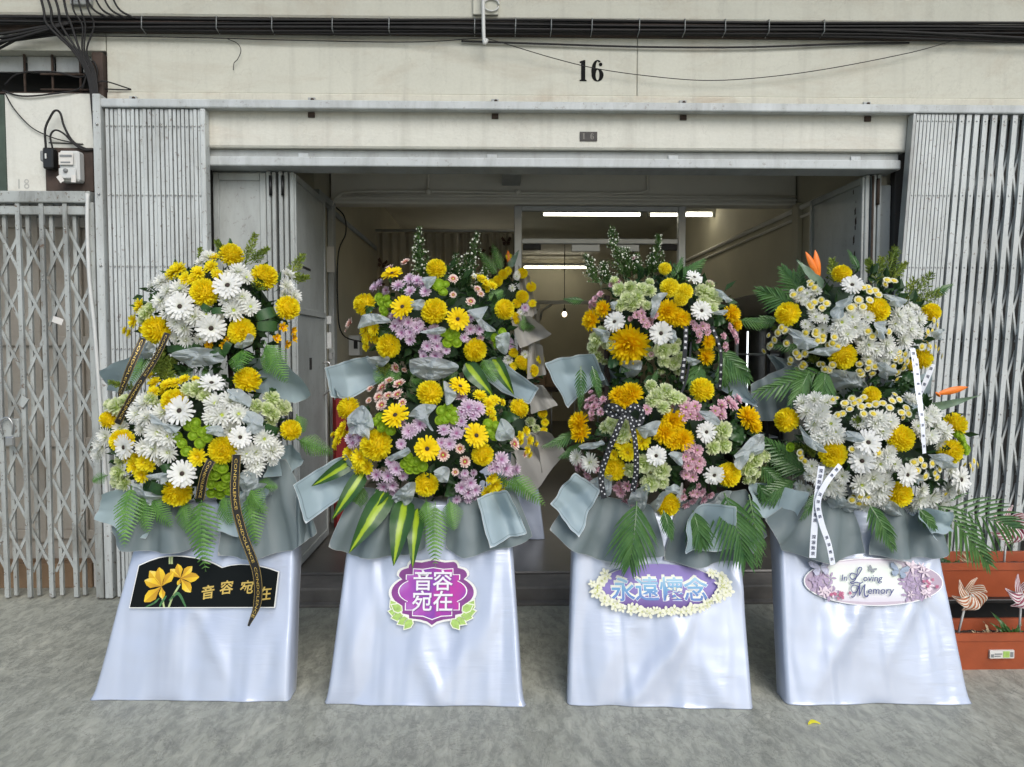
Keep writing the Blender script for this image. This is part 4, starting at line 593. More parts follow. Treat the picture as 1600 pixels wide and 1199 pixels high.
for pts in ([(-2.9,.0,3.06),(-2.8,-.02,3.12),(-2.6,-.02,3.13),(-2.45,-.02,3.10),(-2.37,-.04,3.13)], [(-2.9,-.02,3.02),(-2.78,-.03,2.985),(-2.6,-.03,3.0),(-2.45,-.03,3.03),(-2.40,-.04,3.10)], [(-2.42,-.05,3.02),(-2.38,-.06,3.12),(-2.35,-.06,3.18),(-2.33,-.05,3.12),(-2.36,-.05,3.03)]):
    MB().tube(catmull(pts, 6), .005, 5).build('wire', M['cable'], VW, True)
tag(MB().tube(catmull([(-6,-.045,3.33),(-2.3,-.03,3.335),(-1.2,-.03,3.322),(-.5,-.03,3.318),(-.05,-.1,3.318)], 8), .003, 5).build('slack_wire', M['cable'], None, True), 'thin wire under the cable bundle left of the hook pipe', 'wire')
tag(MB().tube(catmull([(-.05,-.1,3.315),(.1,-.06,3.29),(.35,-.045,3.225),(.60,-.04,3.17),(.9,-.04,3.13),(1.25,-.04,3.105),(1.6,-.04,3.125),(2.0,-.04,3.18),(2.5,-.04,3.28),(2.8,-.05,3.36),(3.1,-.05,3.42)], 6), .0026, 5).build('sagging_wire', M['cable'], None, True), 'thin wire sagging across the wall over the number sixteen', 'wire')
tag(MB().tube(catmull([(-1.58,-.02,3.33),(-1.52,-.03,3.30),(-1.50,-.03,3.26),(-1.52,-.03,3.21),(-1.545,-.02,3.19),(-1.55,-.02,3.15)], 6), .0022, 5).build('dangling_wire', M['cable'], None, True), 'short bent wire dangling below the cables on the left', 'wire')
tag(MB().tube(catmull([(-.2,-.02,3.33),(.3,-.02,3.318),(.9,-.02,3.306),(1.5,-.02,3.31),(2.1,-.02,3.335),(2.5,-.02,3.345)], 5), .006, 5).build('wall_wire', M['cable'], None, True), 'dark wire clipped flat under the cables right of the hook pipe', 'wire')
tag(MB().tube(catmull([(-2.366,-.125,2.40),(-2.372,-.125,2.2),(-2.368,-.125,1.9),(-2.345,-.125,1.6),(-2.315,-.13,1.0),(-2.30,-.12,.6)], 6), .011, 8).build('drain_pipe', M['white_plastic'], None, True), 'thin white plastic pipe running down beside the left gate post', 'pipe')

# ------------------------------------------------------------------ collapsible gates
def strap(mb, a, b, w=.010, t=.003):
    a, b = Vector(a), Vector(b); d = (b-a).normalized(); u = Vector((0,1,0)).cross(d).normalized()*w; n = Vector((0,1,0))*t
    P = [mb.add(p) for p in (a-u-n, a+u-n, b+u-n, b-u-n, a-u+n, a+u+n, b+u+n, b-u+n)]
    for f in ((0,1,2,3),(7,6,5,4),(0,4,5,1),(1,5,6,2),(2,6,7,3),(3,7,4,0)): mb.face(*[P[i] for i in f])
    return mb
def bar(name, x, w, y, d, z0, z1, mat, parent, lean=0):
    mb = MB(); Mx = Matrix.Identity(4)
    if lean: Mx = Matrix.Translation((x,0,z1)) @ Matrix.Rotation(lean, 4, 'Y') @ Matrix.Translation((-x,0,-z1))
    mb.box(x-w, x+w, y-d, y+d, z0, z1, Mx); return mb.build(name, M[mat], parent)
def rivets(xs, zs, y, parent, r=.0055, lean=0, zt=0):
    mb = MB()
    for z in zs:
        for x in xs: mb.ball((x - math.tan(lean)*(zt-z), y, z), r, 5, 3)
    o = mb.build('rivet_rows', M['steel'], parent, True); o['kind'] = 'stuff'
# neighbour's gate, opened out into a lattice
G1 = thing('collapsible_gate', 'weathered grey lattice gate closed across the neighbouring bay', 'gate', (-2.65,-.08,0), 'collapsible gates')
MB().bbox(-6, -2.362, -.11, -.05, 2.352, 2.418, .005).build('top_rail', M['gate_old'], G1)
MB().bbox(-6, -2.375, -.09, -.06, 2.285, 2.335, .004).build('inner_rail', M['gate_old'], G1)
MB().bbox(-2.385, -2.34, -.115, -.04, 0.01, 2.352, .004).build('post', M['gate_old'], G1)
xs = [-4.154+.1365*k for k in range(14)]
for i, x in enumerate(xs[:13]):
    bar('bar', x, .0125, -.088, .010, .015, 2.352, 'gate_old', G1, rnd.uniform(-.003,.003)); bar('bar', x+.034, .0105, -.052, .009, .015, 2.352, 'gate_old', G1)
zz = [2.20, 1.905, 1.61, 1.315, 1.02, .725, .43]
for i, x in enumerate(xs[:-1]):
    for z in zz:
        strap(MB(), (x+.008,-.075,z), (x+.1365,-.075,z-.27), .0085).build('strap', M['gate_old'], G1)
        strap(MB(), (x+.1365,-.067,z), (x+.008,-.067,z-.27), .0085).build('strap', M['gate_old'], G1)
rivets(xs[9:13], [z-.0 for z in zz] + [z-.27 for z in zz], -.099, G1)
MB().bbox(-2.90, -2.80, -.13, -.099, .98, 1.09, .006).build('lock_box', M['gate_old'], G1)
MB().tube(catmull([(-2.885,-.14,1.0),(-2.89,-.15,1.07),(-2.85,-.15,1.10),(-2.82,-.15,1.06),(-2.83,-.14,1.0)], 5), .006, 6).build('shackle', M['steel'], G1, True)
MB().bbox(-2.87, -2.82, -.15, -.125, .93, .985, .006).build('padlock', M['steel'], G1)
MB().box(-.03, .03, -.002, .002, -.018, .018, Matrix.Translation((-2.56,-.12,1.665)) @ Matrix.Rotation(.35, 4, 'Y')).build('paper_tag', M['card_white'], G1)
MB().box(-.022, .022, -.006, .006, -.03, .03, Matrix.Translation((-2.78,-.11,1.19)) @ Matrix.Rotation(.6, 4, 'Y')).build('latch_plate', M['gate_old'], G1)
# left gate of the shop, folded up tight
G2 = thing('collapsible_gate', 'silver gate folded into a tight stack of bars left of the doorway', 'gate', (-2.0,-.07,0), 'collapsible gates')
MB().bbox(-2.332, -2.287, -.115, -.04, .01, 2.975, .004).build('post', M['gate'], G2)
n = 23; xs = [-2.263 + .0242*k for k in range(n)]
for i, x in enumerate(xs): bar('bar', x + rnd.uniform(-.0016,.0016), .0086 + rnd.uniform(-.0006,.0008), -.078 + .004*((i*7) % 3), .010, .012, 2.899, 'gate', G2, rnd.uniform(-.0008,.0008))
MB().bbox(-1.722, -1.693, -.10, -.03, .012, 2.899, .004).build('end_bar', M['gate'], G2)
rivets(xs, (2.80, 2.40, 1.985, 1.5, 1.05, .55), -.088, G2, .006)
for z in (2.80, 2.40, 1.985): MB().ball((-2.305,-.117,z), .009, 8, 4).build('bolt', M['steel'], G2, True)
# right gate, half opened and leaning
G3 = thing('collapsible_gate', 'silver gate half stretched open right of the doorway with dark gaps', 'gate', (2.8,-.07,0), 'collapsible gates')
LEAN = .058
xs = [2.528 + .0225*k for k in range(11)]; g = .041; x = xs[-1]
while x < 3.9: x += g; xs.append(x); g = min(.085, g*1.08)
for i, x in enumerate(xs):
    bar('bar', x, .0087 if i < 11 else .0150, -.08, .010, .02, 2.90, 'gate', G3, LEAN + rnd.uniform(-.0012,.0012) + (rnd.uniform(-.003,.003) if i > 11 else 0))
    if i > 11: bar('bar', x-.016, .007, -.035, .006, .02, 2.90, 'door', G3, LEAN)
for i in range(10, len(xs)-1):
    a, b = xs[i], xs[i+1]
    for z in (2.72, 2.31, 1.90, 1.49, 1.08, .67):
        f = lambda x, z: x - math.tan(LEAN)*(2.9-z)
        strap(MB(), (f(a,z),-.066,z), (f(b,z-.36),-.066,z-.36), .006).build('strap', M['gate'], G3)
        strap(MB(), (f(b,z),-.060,z), (f(a,z-.36),-.052,z-.36), .006).build('strap', M['gate'], G3)
rivets(xs, (2.86, 2.42, 1.99, 1.56, 1.1, .6), -.091, G3, .0055, LEAN, 2.9)
bar('edge_bar', 2.502, .008, -.07, .03, .02, 2.90, 'grey_trim', G3, LEAN)

# ------------------------------------------------------------------ folding doors
D1 = thing('folding_door', 'blue grey metal folding door pushed to the left of the doorway', 'door', (-1.5,.12,.11), 'folding doors')
lf = MB().bbox(-1.742, -1.408, .13, .16, .115, 2.588, .004).build('leaf', M['door'], D1)
for x0, x1, z0, z1 in ((-1.735,-1.70,.13,2.58),(-1.45,-1.412,.13,2.58)): MB().bbox(x0, x1, .118, .1295, z0, z1, .003).build('stile', M['door'], lf)
MB().bbox(-1.698, -1.452, .118, .1295, 2.535, 2.58, .003).build('rail', M['door'], lf)
for k, x in enumerate((-1.392, -1.362, -1.318, -1.288)):
    l2 = MB().bbox(x-.012, x+.012, .10+.01*(k%2), .85, .115, 2.588, .004).build('leaf', M['door'], D1)
    if k in (0, 2): MB().tube([(x+.016,.095,2.44),(x+.016,.095,2.56)], .010, 8).build('hinge', M['black_plastic'], l2, True)
    MB().tube([(x+.016,.095,1.0),(x+.016,.095,1.12)], .010, 8).build('hinge', M['black_plastic'], l2, True)
op = MB().bbox(-1.268, -1.240, .12, .92, .118, 2.588, .004).build('leaf', M['door'], D1)
for y0, y1, z0, z1 in ((.125,.16,.13,2.58),(.88,.915,.13,2.58),(.162,.878,1.72,1.76),(.162,.878,2.54,2.58),(.162,.878,.13,.18)): MB().bbox(-1.2395, -1.230, y0, y1, z0, z1, .002).build('stile', M['door'], op)
MB().tube(catmull([(-1.232,.80,1.40),(-1.19,.80,1.40),(-1.18,.80,1.33),(-1.185,.80,1.22),(-1.23,.80,1.17)], 5), .008, 8).build('handle', M['steel'], op, True)
MB().box(-1.2392, -1.2375, .30, .50, 2.02, 2.035).box(-1.2392, -1.2375, .44, .50, 1.36, 1.44).build('scuff_mark', M['dark_and_shade'], op)
MB().bbox(-1.235, -1.20, .925, .96, 1.50, 1.62, .004).build('lock_case', M['white_plastic'], op)
MB().bbox(-1.225, -1.195, .93, .95, 1.42, 1.47, .005).build('padlock', M['steel'], op)
MB().bbox(-1.235, -1.20, .925, .96, 1.68, 1.74, .004).build('latch', M['white_plastic'], op)
D2 = thing('folding_door', 'grey metal folding door with rust streaks pushed to the right', 'door', (2.4,.12,.11), 'folding doors')
op = MB().bbox(2.325, 2.352, .12, .92, .118, 2.588, .004).build('leaf', M['door'], D2)
MB().bbox(2.310, 2.3245, .13, .17, .13, 2.58, .003).build('stile', M['door'], op)
for y0, y1, z0, z1 in ((.885,.915,.13,2.58),(.175,.88,2.54,2.58)): MB().bbox(2.312, 2.3245, y0, y1, z0, z1, .002).build('stile', M['door'], op)
mb = MB()
for k in range(34):
    z = 2.5 - .055*k + rnd.uniform(-.02,.02); y = .255 + rnd.uniform(-.02,.02); s = rnd.uniform(.006,.02)
    a = [mb.add(p) for p in ((2.3235,y-s*.5,z-s),(2.3235,y+s*.5,z-s*1.2),(2.3235,y+s*.7,z+s*.7),(2.3235,y-s*.3,z+s*1.6))]; mb.face(*a)
mb.build('rust_streak', M['rust'], op)['kind'] = 'stuff'
for x in (2.375, 2.405): MB().bbox(x-.011, x+.011, .10, .86, .115, 2.588, .004).build('leaf', M['door'], D2)
MB().tube([(2.39,.093,2.40),(2.39,.093,2.56)], .011, 8).build('hinge', M['rust'], D2, True)
MB().tube([(2.362,.10,.13),(2.362,.10,2.58)], .007, 6).build('bolt_rod', M['rust'], D2, True)
MB().bbox(2.420, 2.498, .14, .17, .115, 2.53, .004).build('leaf', M['door'], D2)

# ------------------------------------------------------------------ inside the shop
PF = thing('partition_frame', 'aluminium framed glass partition with a transom inside the shop', 'partition', (.83,1.5,.11))
for x in (.185, 1.515): MB().bbox(x-.03, x+.03, 1.48, 1.54, .115, 2.65, .004).build('upright', M['alu'], PF)
for z in (2.37, 2.63): MB().bbox(.217, 1.483, 1.485, 1.535, z-.02, z+.02, .004).build('crossbar', M['alu'], PF)
MB().box(.217, 1.483, 1.507, 1.513, 2.391, 2.609).build('transom_pane', M['glass'], PF)
for x0 in (.62, .98): MB().bbox(x0, x0+.19 if x0 > .9 else x0+.23, 1.495, 1.525, 2.29, 2.345, .004).build('door_closer', M['alu'], PF)
MB().bbox(.225, .37, 1.495, 1.525, 2.30, 2.345, .004).build('sign_strip', M['dark_and_shade'], PF); MB().bbox(1.33, 1.48, 1.495, 1.525, 2.30, 2.345, .004).build('sign_strip', M['dark_and_shade'], PF)
def lamp(x0, x1, y, z, label):
    t = thing('fluorescent_lamp', label, 'lamp', ((x0+x1)/2, y, z), 'fluorescent lamps')
    MB().bbox(x0-.04, x1+.04, y-.03, y+.03, z+.028, z+.075, .006).build('housing', M['white_plastic'], t)
    MB().tube([(x0,y,z),(x1,y,z)], .017, 10).build('tube', M['tube'], t, True)
    for x in (x0-.02, x1+.02): MB().bbox(x-.018, x+.018, y-.022, y+.022, z-.022, z+.0275, .004).build('end_cap', M['white_plastic'], t)
lamp(.54, 1.60, 3.7, 2.985, 'lit fluorescent tube on the ceiling behind the left of the glass transom')
lamp(1.72, 2.40, 3.7, 2.985, 'lit fluorescent tube on the ceiling crossing the right frame upright')
lamp(.53, 1.66, 9.0, 2.985, 'lit fluorescent tube far back in the shop, lowest in the picture')
lamp(-.75, .30, 6.4, 2.62, 'lit fluorescent tube half hidden behind the indoor flower stand')
hb = thing('hanging_bulb', 'small lit bulb hanging on a cord at the back', 'lamp', (1.08,7,2.05))
MB().tube([(1.08,7,2.10),(1.08,7,3.2)], .006, 5).build('cord', M['cable'], hb, True); MB().tube([(1.08,7,2.08),(1.08,7,2.13)], .022, 8).build('socket', M['black_plastic'], hb, True)
MB().ball((1.08,7,2.04), .038, 10, 6, 1.15).build('glass_bulb', M['bulb'], hb, True)
CT = thing('curtain', 'pleated cream curtain with brown butterfly shapes at the back left', 'curtain', (-.5,3.6,.11))
for x0, x1 in ((-1.29,-.42),(-.40,.24)):
    mb = MB(); n = 70; A = []
    for i in range(n+1):
        u = i/n; x = x0+(x1-x0)*u; y = 3.6+.03*math.sin(u*2*PI*9)+.012*math.sin(u*41+1)
        A.append((mb.add((x,y,.15)), mb.add((x,3.6+(y-3.6)*.7,2.76))))
    for a, b in zip(A, A[1:]): mb.face(a[0], b[0], b[1], a[1])
    mb.build('drape', M['curtain'], CT, True)
MB().tube([(-1.30,3.6,2.785),(.25,3.6,2.785)], .014, 8).build('curtain_rod', M['alu'], CT, True)
for x, z, r in ((-1.22,2.42,.3),(-1.30+.05,2.22,1.2),(-1.08,2.20,-.6),(-1.15,2.35,.9),(-.02,2.55,.2),(-.10,2.35,.7),(.08,2.42,-.3),(-.15,2.52,1.5),(.12,2.66,.0)):
    Mx = Matrix.Translation((x,3.535,z)) @ Matrix.Rotation(r, 4, 'Y'); mb = MB()
    for s in (-1, 1):
        for pts in (((0,.0),(.05*s,.055),(.07*s,.03),(.05*s,.0)),((0,0),(.05*s,-.005),(.045*s,-.04),(.015*s,-.045))):
            mb.face(*[mb.add(Mx @ Vector((a*.8,-abs(a)*.3,b))) for a, b in pts])
    mb.build('butterfly', M['brown'], CT)
DC = thing('display_chiller', 'black display chiller with a lit upright strip along the right wall', 'chiller', (2.1,2.3,.11))
MB().bbox(2.27, 2.42, 1.62, 3.3, 1.78, 1.98, .01).build('header', M['black_plastic'], DC)
MB().bbox(2.395, 2.42, 1.62, 3.3, .115, 1.778, .006).build('back_panel', M['black_plastic'], DC); MB().bbox(2.27, 2.393, 1.62, 3.3, .115, .35, .01).build('base', M['black_plastic'], DC)
for y in (1.65, 2.45, 3.27): MB().bbox(2.28, 2.305, y-.025, y+.025, .352, 1.778, .004).build('door_frame', M['alu' if y == 2.45 else 'black_plastic'], DC)
for y0, y1 in ((1.68,2.42),(2.48,3.24)): MB().box(2.29, 2.296, y0, y1, .355, 1.775).build('door_pane', M['glass'], DC)
for z in (.75, 1.1, 1.45): MB().bbox(2.31, 2.392, 1.65, 3.27, z-.008, z+.008, .003).build('shelf', M['alu'], DC)
MB().tube([(2.318,2.22,.9),(2.318,2.22,1.66)], .008, 8).build('light_strip', M['led'], DC, True)
AF = thing('arched_stand', 'white arched shelf frame standing at the back of the shop', 'shelf', (.85,6.2,.11))
for x in (.62, 1.75): MB().bbox(x-.03, x+.03, 6.2, 6.26, .115, 2.15, .004).build('post', M['white_plastic'], AF)
MB().bbox(-.2, 2.1, 6.19, 6.27, 2.15, 2.2, .004).build('top_bar', M['white_plastic'], AF)
for x, s in ((.62,1),(.62,-1),(1.75,-1),(1.75,1)): MB().tube([(x+s*.03,6.23,1.92),(x+s*.06,6.23,2.06),(x+s*.2,6.23,2.145)], .018, 6).build('bracket', M['white_plastic'], AF, True)
CO = thing('work_counter', 'dark work counter across the back of the shop', 'counter', (1.1,5.2,.11))
MB().bbox(.15, 2.2, 4.9, 5.5, .95, 1.0, .006).build('top', M['timber'], CO)
for x in (.2, 2.15): 
    for y in (4.95, 5.45): MB().bbox(x-.03, x+.03, y-.03, y+.03, .115, .948, .004).build('leg', M['timber'], CO)
for x in (.42, .72, 1.02, 1.32): MB().tube([(x,4.92,.3),(x,4.92,.945)], .01, 6).build('wire_upright', M['steel'], CO, True)
for k, (x, y, w, h, m) in enumerate(((.55,5.1,.10,.16,'carton'),(.80,5.25,.13,.22,'carton'),(1.03,5.2,.16,.40,'card_white'),(1.35,5.2,.12,.36,'card_white'),(1.62,5.15,.10,.2,'timber'))):
    t = MB().bbox(x-w, x+w, y-.1, y+.1, 1.001, 1.0+h, .006).build('storage_box', M[m])
    tag(t, ['low brown box at the left end of the back counter','taller brown box second along the back counter','white box in the middle of the back counter','white box right of the middle on the back counter','dark box at the right end of the back counter'][k], 'box', 'boxes on the back counter')
TC = thing('wall_clock_unit', 'small white wall unit with a dark screen beside the left wall', 'device', (-1.24,2.2,1.4))
MB().bbox(-1.318, -1.22, 2.15, 2.3, 1.44, 1.62, .006).build('case', M['white_plastic'], TC); MB().bbox(-1.27, -1.235, 2.142, 2.1495, 1.50, 1.57, .002).build('screen', M['black_plastic'], TC)
tag(MB().bbox(-1.3195, -1.262, 1.339, 1.3485, 2.10, 2.30, .001).build('paper_notice', M['card_white']), 'blank pale notice pinned beside the open left door', 'notice')
tag(MB().tube(catmull([(-1.26,1.42,2.62),(-1.20,1.44,2.55),(-1.19,1.44,2.42),(-1.25,1.44,2.26),(-1.26,1.44,1.9),(-1.23,1.46,1.62),(-1.10,1.8,1.55)], 6), .006, 5).build('loose_cable', M['cable'], None, True), 'black cable hanging down the inside left wall', 'cable')
tag(MB().bbox(-1.23, -1.13, 1.05, 1.2, .115, 1.22, .03).build('red_bin', M['red']), 'tall dark red container standing behind the left door', 'container')

# ------------------------------------------------------------------ flower heads (unit diameter 1, facing +Z)
def petal(mb, az, el, r0, z0, L, w, curl, t0=0., t1=1., twist=0., rows=((0,.5),(.5,1.0),(.85,.8))):
    ca, sa = math.cos(az), math.sin(az); lat = Vector((-sa, ca, 0)); r, z, s0 = r0, z0, 0; prev = None
    for s, ww in list(rows) + [(1, 0)]:
        a = el + curl*(s+s0)/2; r += math.cos(a)*L*(s-s0); z += math.sin(a)*L*(s-s0); s0 = s
        p = Vector((ca*r, sa*r, z)); up = Vector((-math.sin(a)*ca, -math.sin(a)*sa, math.cos(a)))
        la = lat + up*twist
        if ww:
            h = la*(w*ww/2); cur = (mb.add(p-h, (0,0,t0+(t1-t0)*s)), mb.add(p+h, (0,0,t0+(t1-t0)*s)))
            if prev: mb.face(prev[0], prev[1], cur[1], cur[0])
            prev = cur
        else: mb.face(prev[0], prev[1], mb.add(p, (0,0,t1)))
BLUNT = ((0,.55),(.45,1.0),(.95,.85)); FINE = ((0,.7),(.6,1.0))
def h_pompom(r, loose=0.):
    mb = MB(); mb.ball((0,0,0), .33, 12, 7, .86, .3)
    for j, ph in enumerate((-38,-22,-7,8,22,36,50,63,76,88)):
        p = math.radians(ph); n = max(6, int(36*math.cos(p)))
        for k in range(n):
            az = 2*PI*(k+(j%2)*.5)/n + r.uniform(-.09,.09); e = p + r.uniform(-.13,.13)
            petal(mb, az, e+.05, .29*math.cos(p), .29*math.sin(p)*.88, .195*r.uniform(.86,1.1)+loose*r.uniform(-.02,.08), .072, .25+r.uniform(-.45,.45), .1, 1, r.uniform(-.5,.5), ((0,.7),(.6,1),(.9,.75)))
    return mb
def h_golden(r):
    mb = MB(); mb.ball((0,0,.02), .16, 8, 5, .9, .2)
    for j, (ph, n, L) in enumerate(((-18,22,.36),(-4,23,.37),(9,22,.37),(22,21,.35),(35,19,.32),(48,16,.29),(62,12,.25),(77,8,.21))):
        p = math.radians(ph)
        for k in range(n):
            az = 2*PI*(k+(j%2)*.5)/n + r.uniform(-.12,.12)
            petal(mb, az, p+r.uniform(-.15,.15), .12*math.cos(p), .10*math.sin(p), L*r.uniform(.85,1.12), .075, .45+r.uniform(-.5,.4), .05, 1, r.uniform(-.5,.5))
    return mb
def rings(r, spec, w, curl, jit=.07, rows=BLUNT, r0=.05, t0=0.):
    mb = MB()
    for j, (ph, n, L) in enumerate(spec):
        p = math.radians(ph)
        for k in range(n):
            az = 2*PI*(k+(j%2)*.5)/n + r.uniform(-jit,jit)
            petal(mb, az, p+r.uniform(-jit,jit)*1.5, r0, .012*j, L*r.uniform(.88,1.05), w, curl+r.uniform(-.2,.2), t0, 1, r.uniform(-.25,.25), rows)
    return mb
def h_daisy(r): return rings(r, ((4,19,.45),(14,17,.42),(28,12,.26)), .098, -.12)
def h_white(r): return rings(r, ((-12,15,.43),(6,16,.45),(24,15,.42),(42,12,.34),(60,9,.25)), .082, .25, .12, ((0,.6),(.5,1),(.9,.75)))
def h_lilac(r): return rings(r, ((-2,13,.45),(16,13,.44),(36,10,.34)), .115, .15, .1, ((0,.5),(.55,1),(.85,.75)))
def h_yellow(r): return rings(r, ((-4,15,.44),(14,14,.43),(34,11,.35),(55,7,.24)), .12, .2, .1)
def h_peach(r): return rings(r, ((6,15,.45),(22,13,.38)), .135, .1, .08)
def h_pink(r): return rings(r, ((0,13,.45),(22,12,.40),(44,7,.26)), .14, .15, .12)
def h_tiny(r): return rings(r, ((15,6,.48),(40,5,.34)), .30, .3, .12)
def h_pale(r):
    mb = MB(); mb.ball((0,0,0), .22, 8, 5, .9, .1)
    for j, (ph, n, L) in enumerate(((-25,13,.30),(-5,15,.31),(14,15,.31),(32,13,.30),(50,10,.28),(68,7,.26),(84,4,.24))):
        p = math.radians(ph)
        for k in range(n):
            petal(mb, 2*PI*(k+(j%2)*.5)/n + r.uniform(-.15,.15), p+r.uniform(-.12,.12), .18*math.cos(p), .16*math.sin(p), L*r.uniform(.85,1.1), .125, .35+r.uniform(-.5,.5), 0, 1, r.uniform(-.5,.5), ((0,.5),(.6,1),(.95,.9)))
    return mb
def h_green(r):
    mb = MB(); mb.ball((0,0,0), .40, 14, 5, .55, .45, -.4)
    for j, (ph, n, R0) in enumerate(((-12,20,.30),(6,20,.30),(26,18,.27))):
        p = math.radians(ph)
        for k in range(n): petal(mb, 2*PI*(k+(j%2)*.5)/n, p+r.uniform(-.1,.1), R0, .02+.05*j, .2, .11, .5, .4, 1, 0, BLUNT)
    return mb
def h_button(r): return rings(r, ((10,17,.26),(22,15,.22)), .13, -.1, .05, BLUNT, .24, .3)
def c_disc(rad, z, sz=.5): return MB().ball((0,0,z), rad, 12, 4, sz, 0, 0.)
HEADS = {  # kind: (part name, shape, petal material, (centre radius, height, centre material) or None, flattening)
 'pompom': ('pompom_chrysanthemum', h_pompom, 'pompom', None), 'pompomlight': ('lemon_chrysanthemum', lambda r: h_pompom(r, .05), 'pompomlight', None),
 'golden': ('golden_chrysanthemum', h_golden, 'golden', None), 'yellow': ('small_yellow_chrysanthemum', h_yellow, 'yellow', (.09,.02,'c_yellow')),
 'sunny': ('yellow_gerbera', h_daisy, 'sunny', (.085,.03,'c_dark')), 'gerbera': ('white_gerbera', h_daisy, 'gerbera', (.085,.03,'c_dark')),
 'white': ('white_chrysanthemum', h_white, 'white', (.07,.05,'c_green')), 'lilac': ('lilac_chrysanthemum', h_lilac, 'lilac', (.085,.03,'c_wine')),
 'green': ('green_button_chrysanthemum', h_green, 'green', (.17,.15,'c_olive')), 'peach': ('peach_chrysanthemum', h_peach, 'peach', (.10,.02,'c_green')),
 'pale': ('pale_green_chrysanthemum', h_pale, 'pale', None), 'pink': ('pink_chrysanthemum', h_pink, 'pink', (.08,.03,'c_olive')),
 'button': ('button_daisy', h_button, 'button', (.30,-.01,'c_yellow')), 'tiny': ('yellow_blossom', h_tiny, 'tiny', None), 'smallwhite': ('small_white_daisy', h_pink, 'smallwhite', (.13,.02,'c_green')),
}
LIB = {}
for kd, (nm, fn, mt_, ce) in HEADS.items():
    vs_ = []
    for k in range(4):
        me = fn(random.Random(k*31+5)).mesh(nm); me.materials.append(M[mt_]); vs_.append(me)
    cm = None
    if ce: cm = c_disc(ce[0], ce[1]).mesh('flower_centre'); cm.materials.append(M[ce[2]])
    LIB[kd] = (nm, vs_, cm)
def head(kd, p, d, nrm, parent, rr):
    nm, vs_, cm = LIB[kd]
    o = bpy.data.objects.new(nm, rr.choice(vs_)); COL.objects.link(o); o.parent = parent
    o.location = Vector(p) - parent.location; o.rotation_mode = 'QUATERNION'
    o.rotation_quaternion = Vector(nrm).to_track_quat('Z', 'Y') @ Quaternion((0,0,1), rr.uniform(0, 2*PI))
    o.scale = (d*rr.uniform(.96,1.04), d*rr.uniform(.96,1.04), d)
    if cm:
        c = bpy.data.objects.new('flower_centre', cm); COL.objects.link(c); c.parent = o
    return o

# ------------------------------------------------------------------ greenery
FRONT = Vector((0,-1,0))
def spine(p, q, n, arch):
    p, q = Vector(p), Vector(q); d = q-p; L = d.length; u = d.normalized()
    side = u.cross(FRONT); side = side.normalized() if side.length > .01 else Vector((1,0,0))
    nrm = side.cross(u).normalized()
    if nrm.y > 0: nrm = -nrm; side = -side
    return [p + d*(i/n) + nrm*arch*L*math.sin(PI*i/n) for i in range(n+1)], u, side, nrm, L
def frond(p, q, W, rr, parent):
    W *= 1.3; n = 17; P, u, side, nrm, L = spine(p, q, n, .10); mb = MB()
    mb.tube(P, [.0028*(1-i/n*.8) for i in range(n+1)], 4)
    for i in range(2, n+1):
        s = i/n; w = W*.5*min(1, (s+.05)*3.2)*(1-s)**.75 + .006
        for sg in (-1, 1):
            dirn = (side*sg*.88 + u*.48 + nrm*(-.12+rr.uniform(-.1,.1))).normalized(); lat = dirn.cross(nrm).normalized(); m = 8; prev = None
            for k in range(m+1):
                f = k/m; c = P[i] + dirn*w*f - nrm*w*.16*f*f; t = min(L/n*.50, w*.2)*(1-.8*f)*(1 if k % 2 else .62) if k < m else 0
                cur = (mb.add(c+lat*t+dirn*t*.5-nrm*t*.2), mb.add(c), mb.add(c-lat*t+dirn*t*.5-nrm*t*.2))
                if prev: mb.face(prev[0], prev[1], cur[1], cur[0]); mb.face(prev[1], prev[2], cur[2], cur[1])
                prev = cur
    return mb.build('fern_frond', M['fern'], parent)
def palm(p, q, W, rr, parent):
    W *= 1.2; n = 12; P, u, side, nrm, L = spine(p, q, n, .08); mb = MB()
    mb.tube(P, [.004*(1-i/n*.8) for i in range(n+1)], 4)
    for i in range(1, n+1):
        s = i/n; w = max(W*.80*(1-.72*s)*min(1, .5+s*1.6), L*.10)
        for sg in (-1, 1):
            dirn = (side*sg*(.75-.35*s) + u*(.65+.4*s) + nrm*rr.uniform(-.15,.15)).normalized(); lat = dirn.cross(nrm).normalized()
            hw = min(.0068, .1*w) ; prev = None; m = 5; bl = w*rr.uniform(.85,1.1)
            for k in range(m+1):
                f = k/m; c = P[i] + dirn*bl*f + Vector((0,0,-1))*bl*.22*f*f; h = hw*math.sin(PI*min(1, f*.8+.22))**.8 if k < m else 0
                cur = (mb.add(c-lat*h+nrm*h*.5), mb.add(c), mb.add(c+lat*h+nrm*h*.5))
                if prev: mb.face(prev[0], prev[1], cur[1], cur[0]); mb.face(prev[1], prev[2], cur[2], cur[1])
                prev = cur
    return mb.build('palm_frond', M['palm'], parent)
def blade(p, q, W, mat, name, parent, rr, arch=.10, shape=.55):
    n = 12; P, u, side, nrm, L = spine(p, q, n, arch); mb = MB(); prev = None; tw = rr.uniform(-.4,.4)
    for i, c in enumerate(P):
        s = i/n; h = W*.5*max(.02, math.sin(PI*min(1, s**shape*.97+.03))**.8); lat = (side + nrm*tw*s).normalized()
        wv = nrm*.004*math.sin(s*17+tw*9)
        cur = [mb.add(c + lat*h*v + nrm*h*(.28*abs(v)) + wv*v, (s, v, 0)) for v in (-1,-.5,0,.5,1)]
        if prev:
            for k in range(4): mb.face(prev[k], prev[k+1], cur[k+1], cur[k])
        prev = cur
    return mb.build(name, M[mat], parent, True)
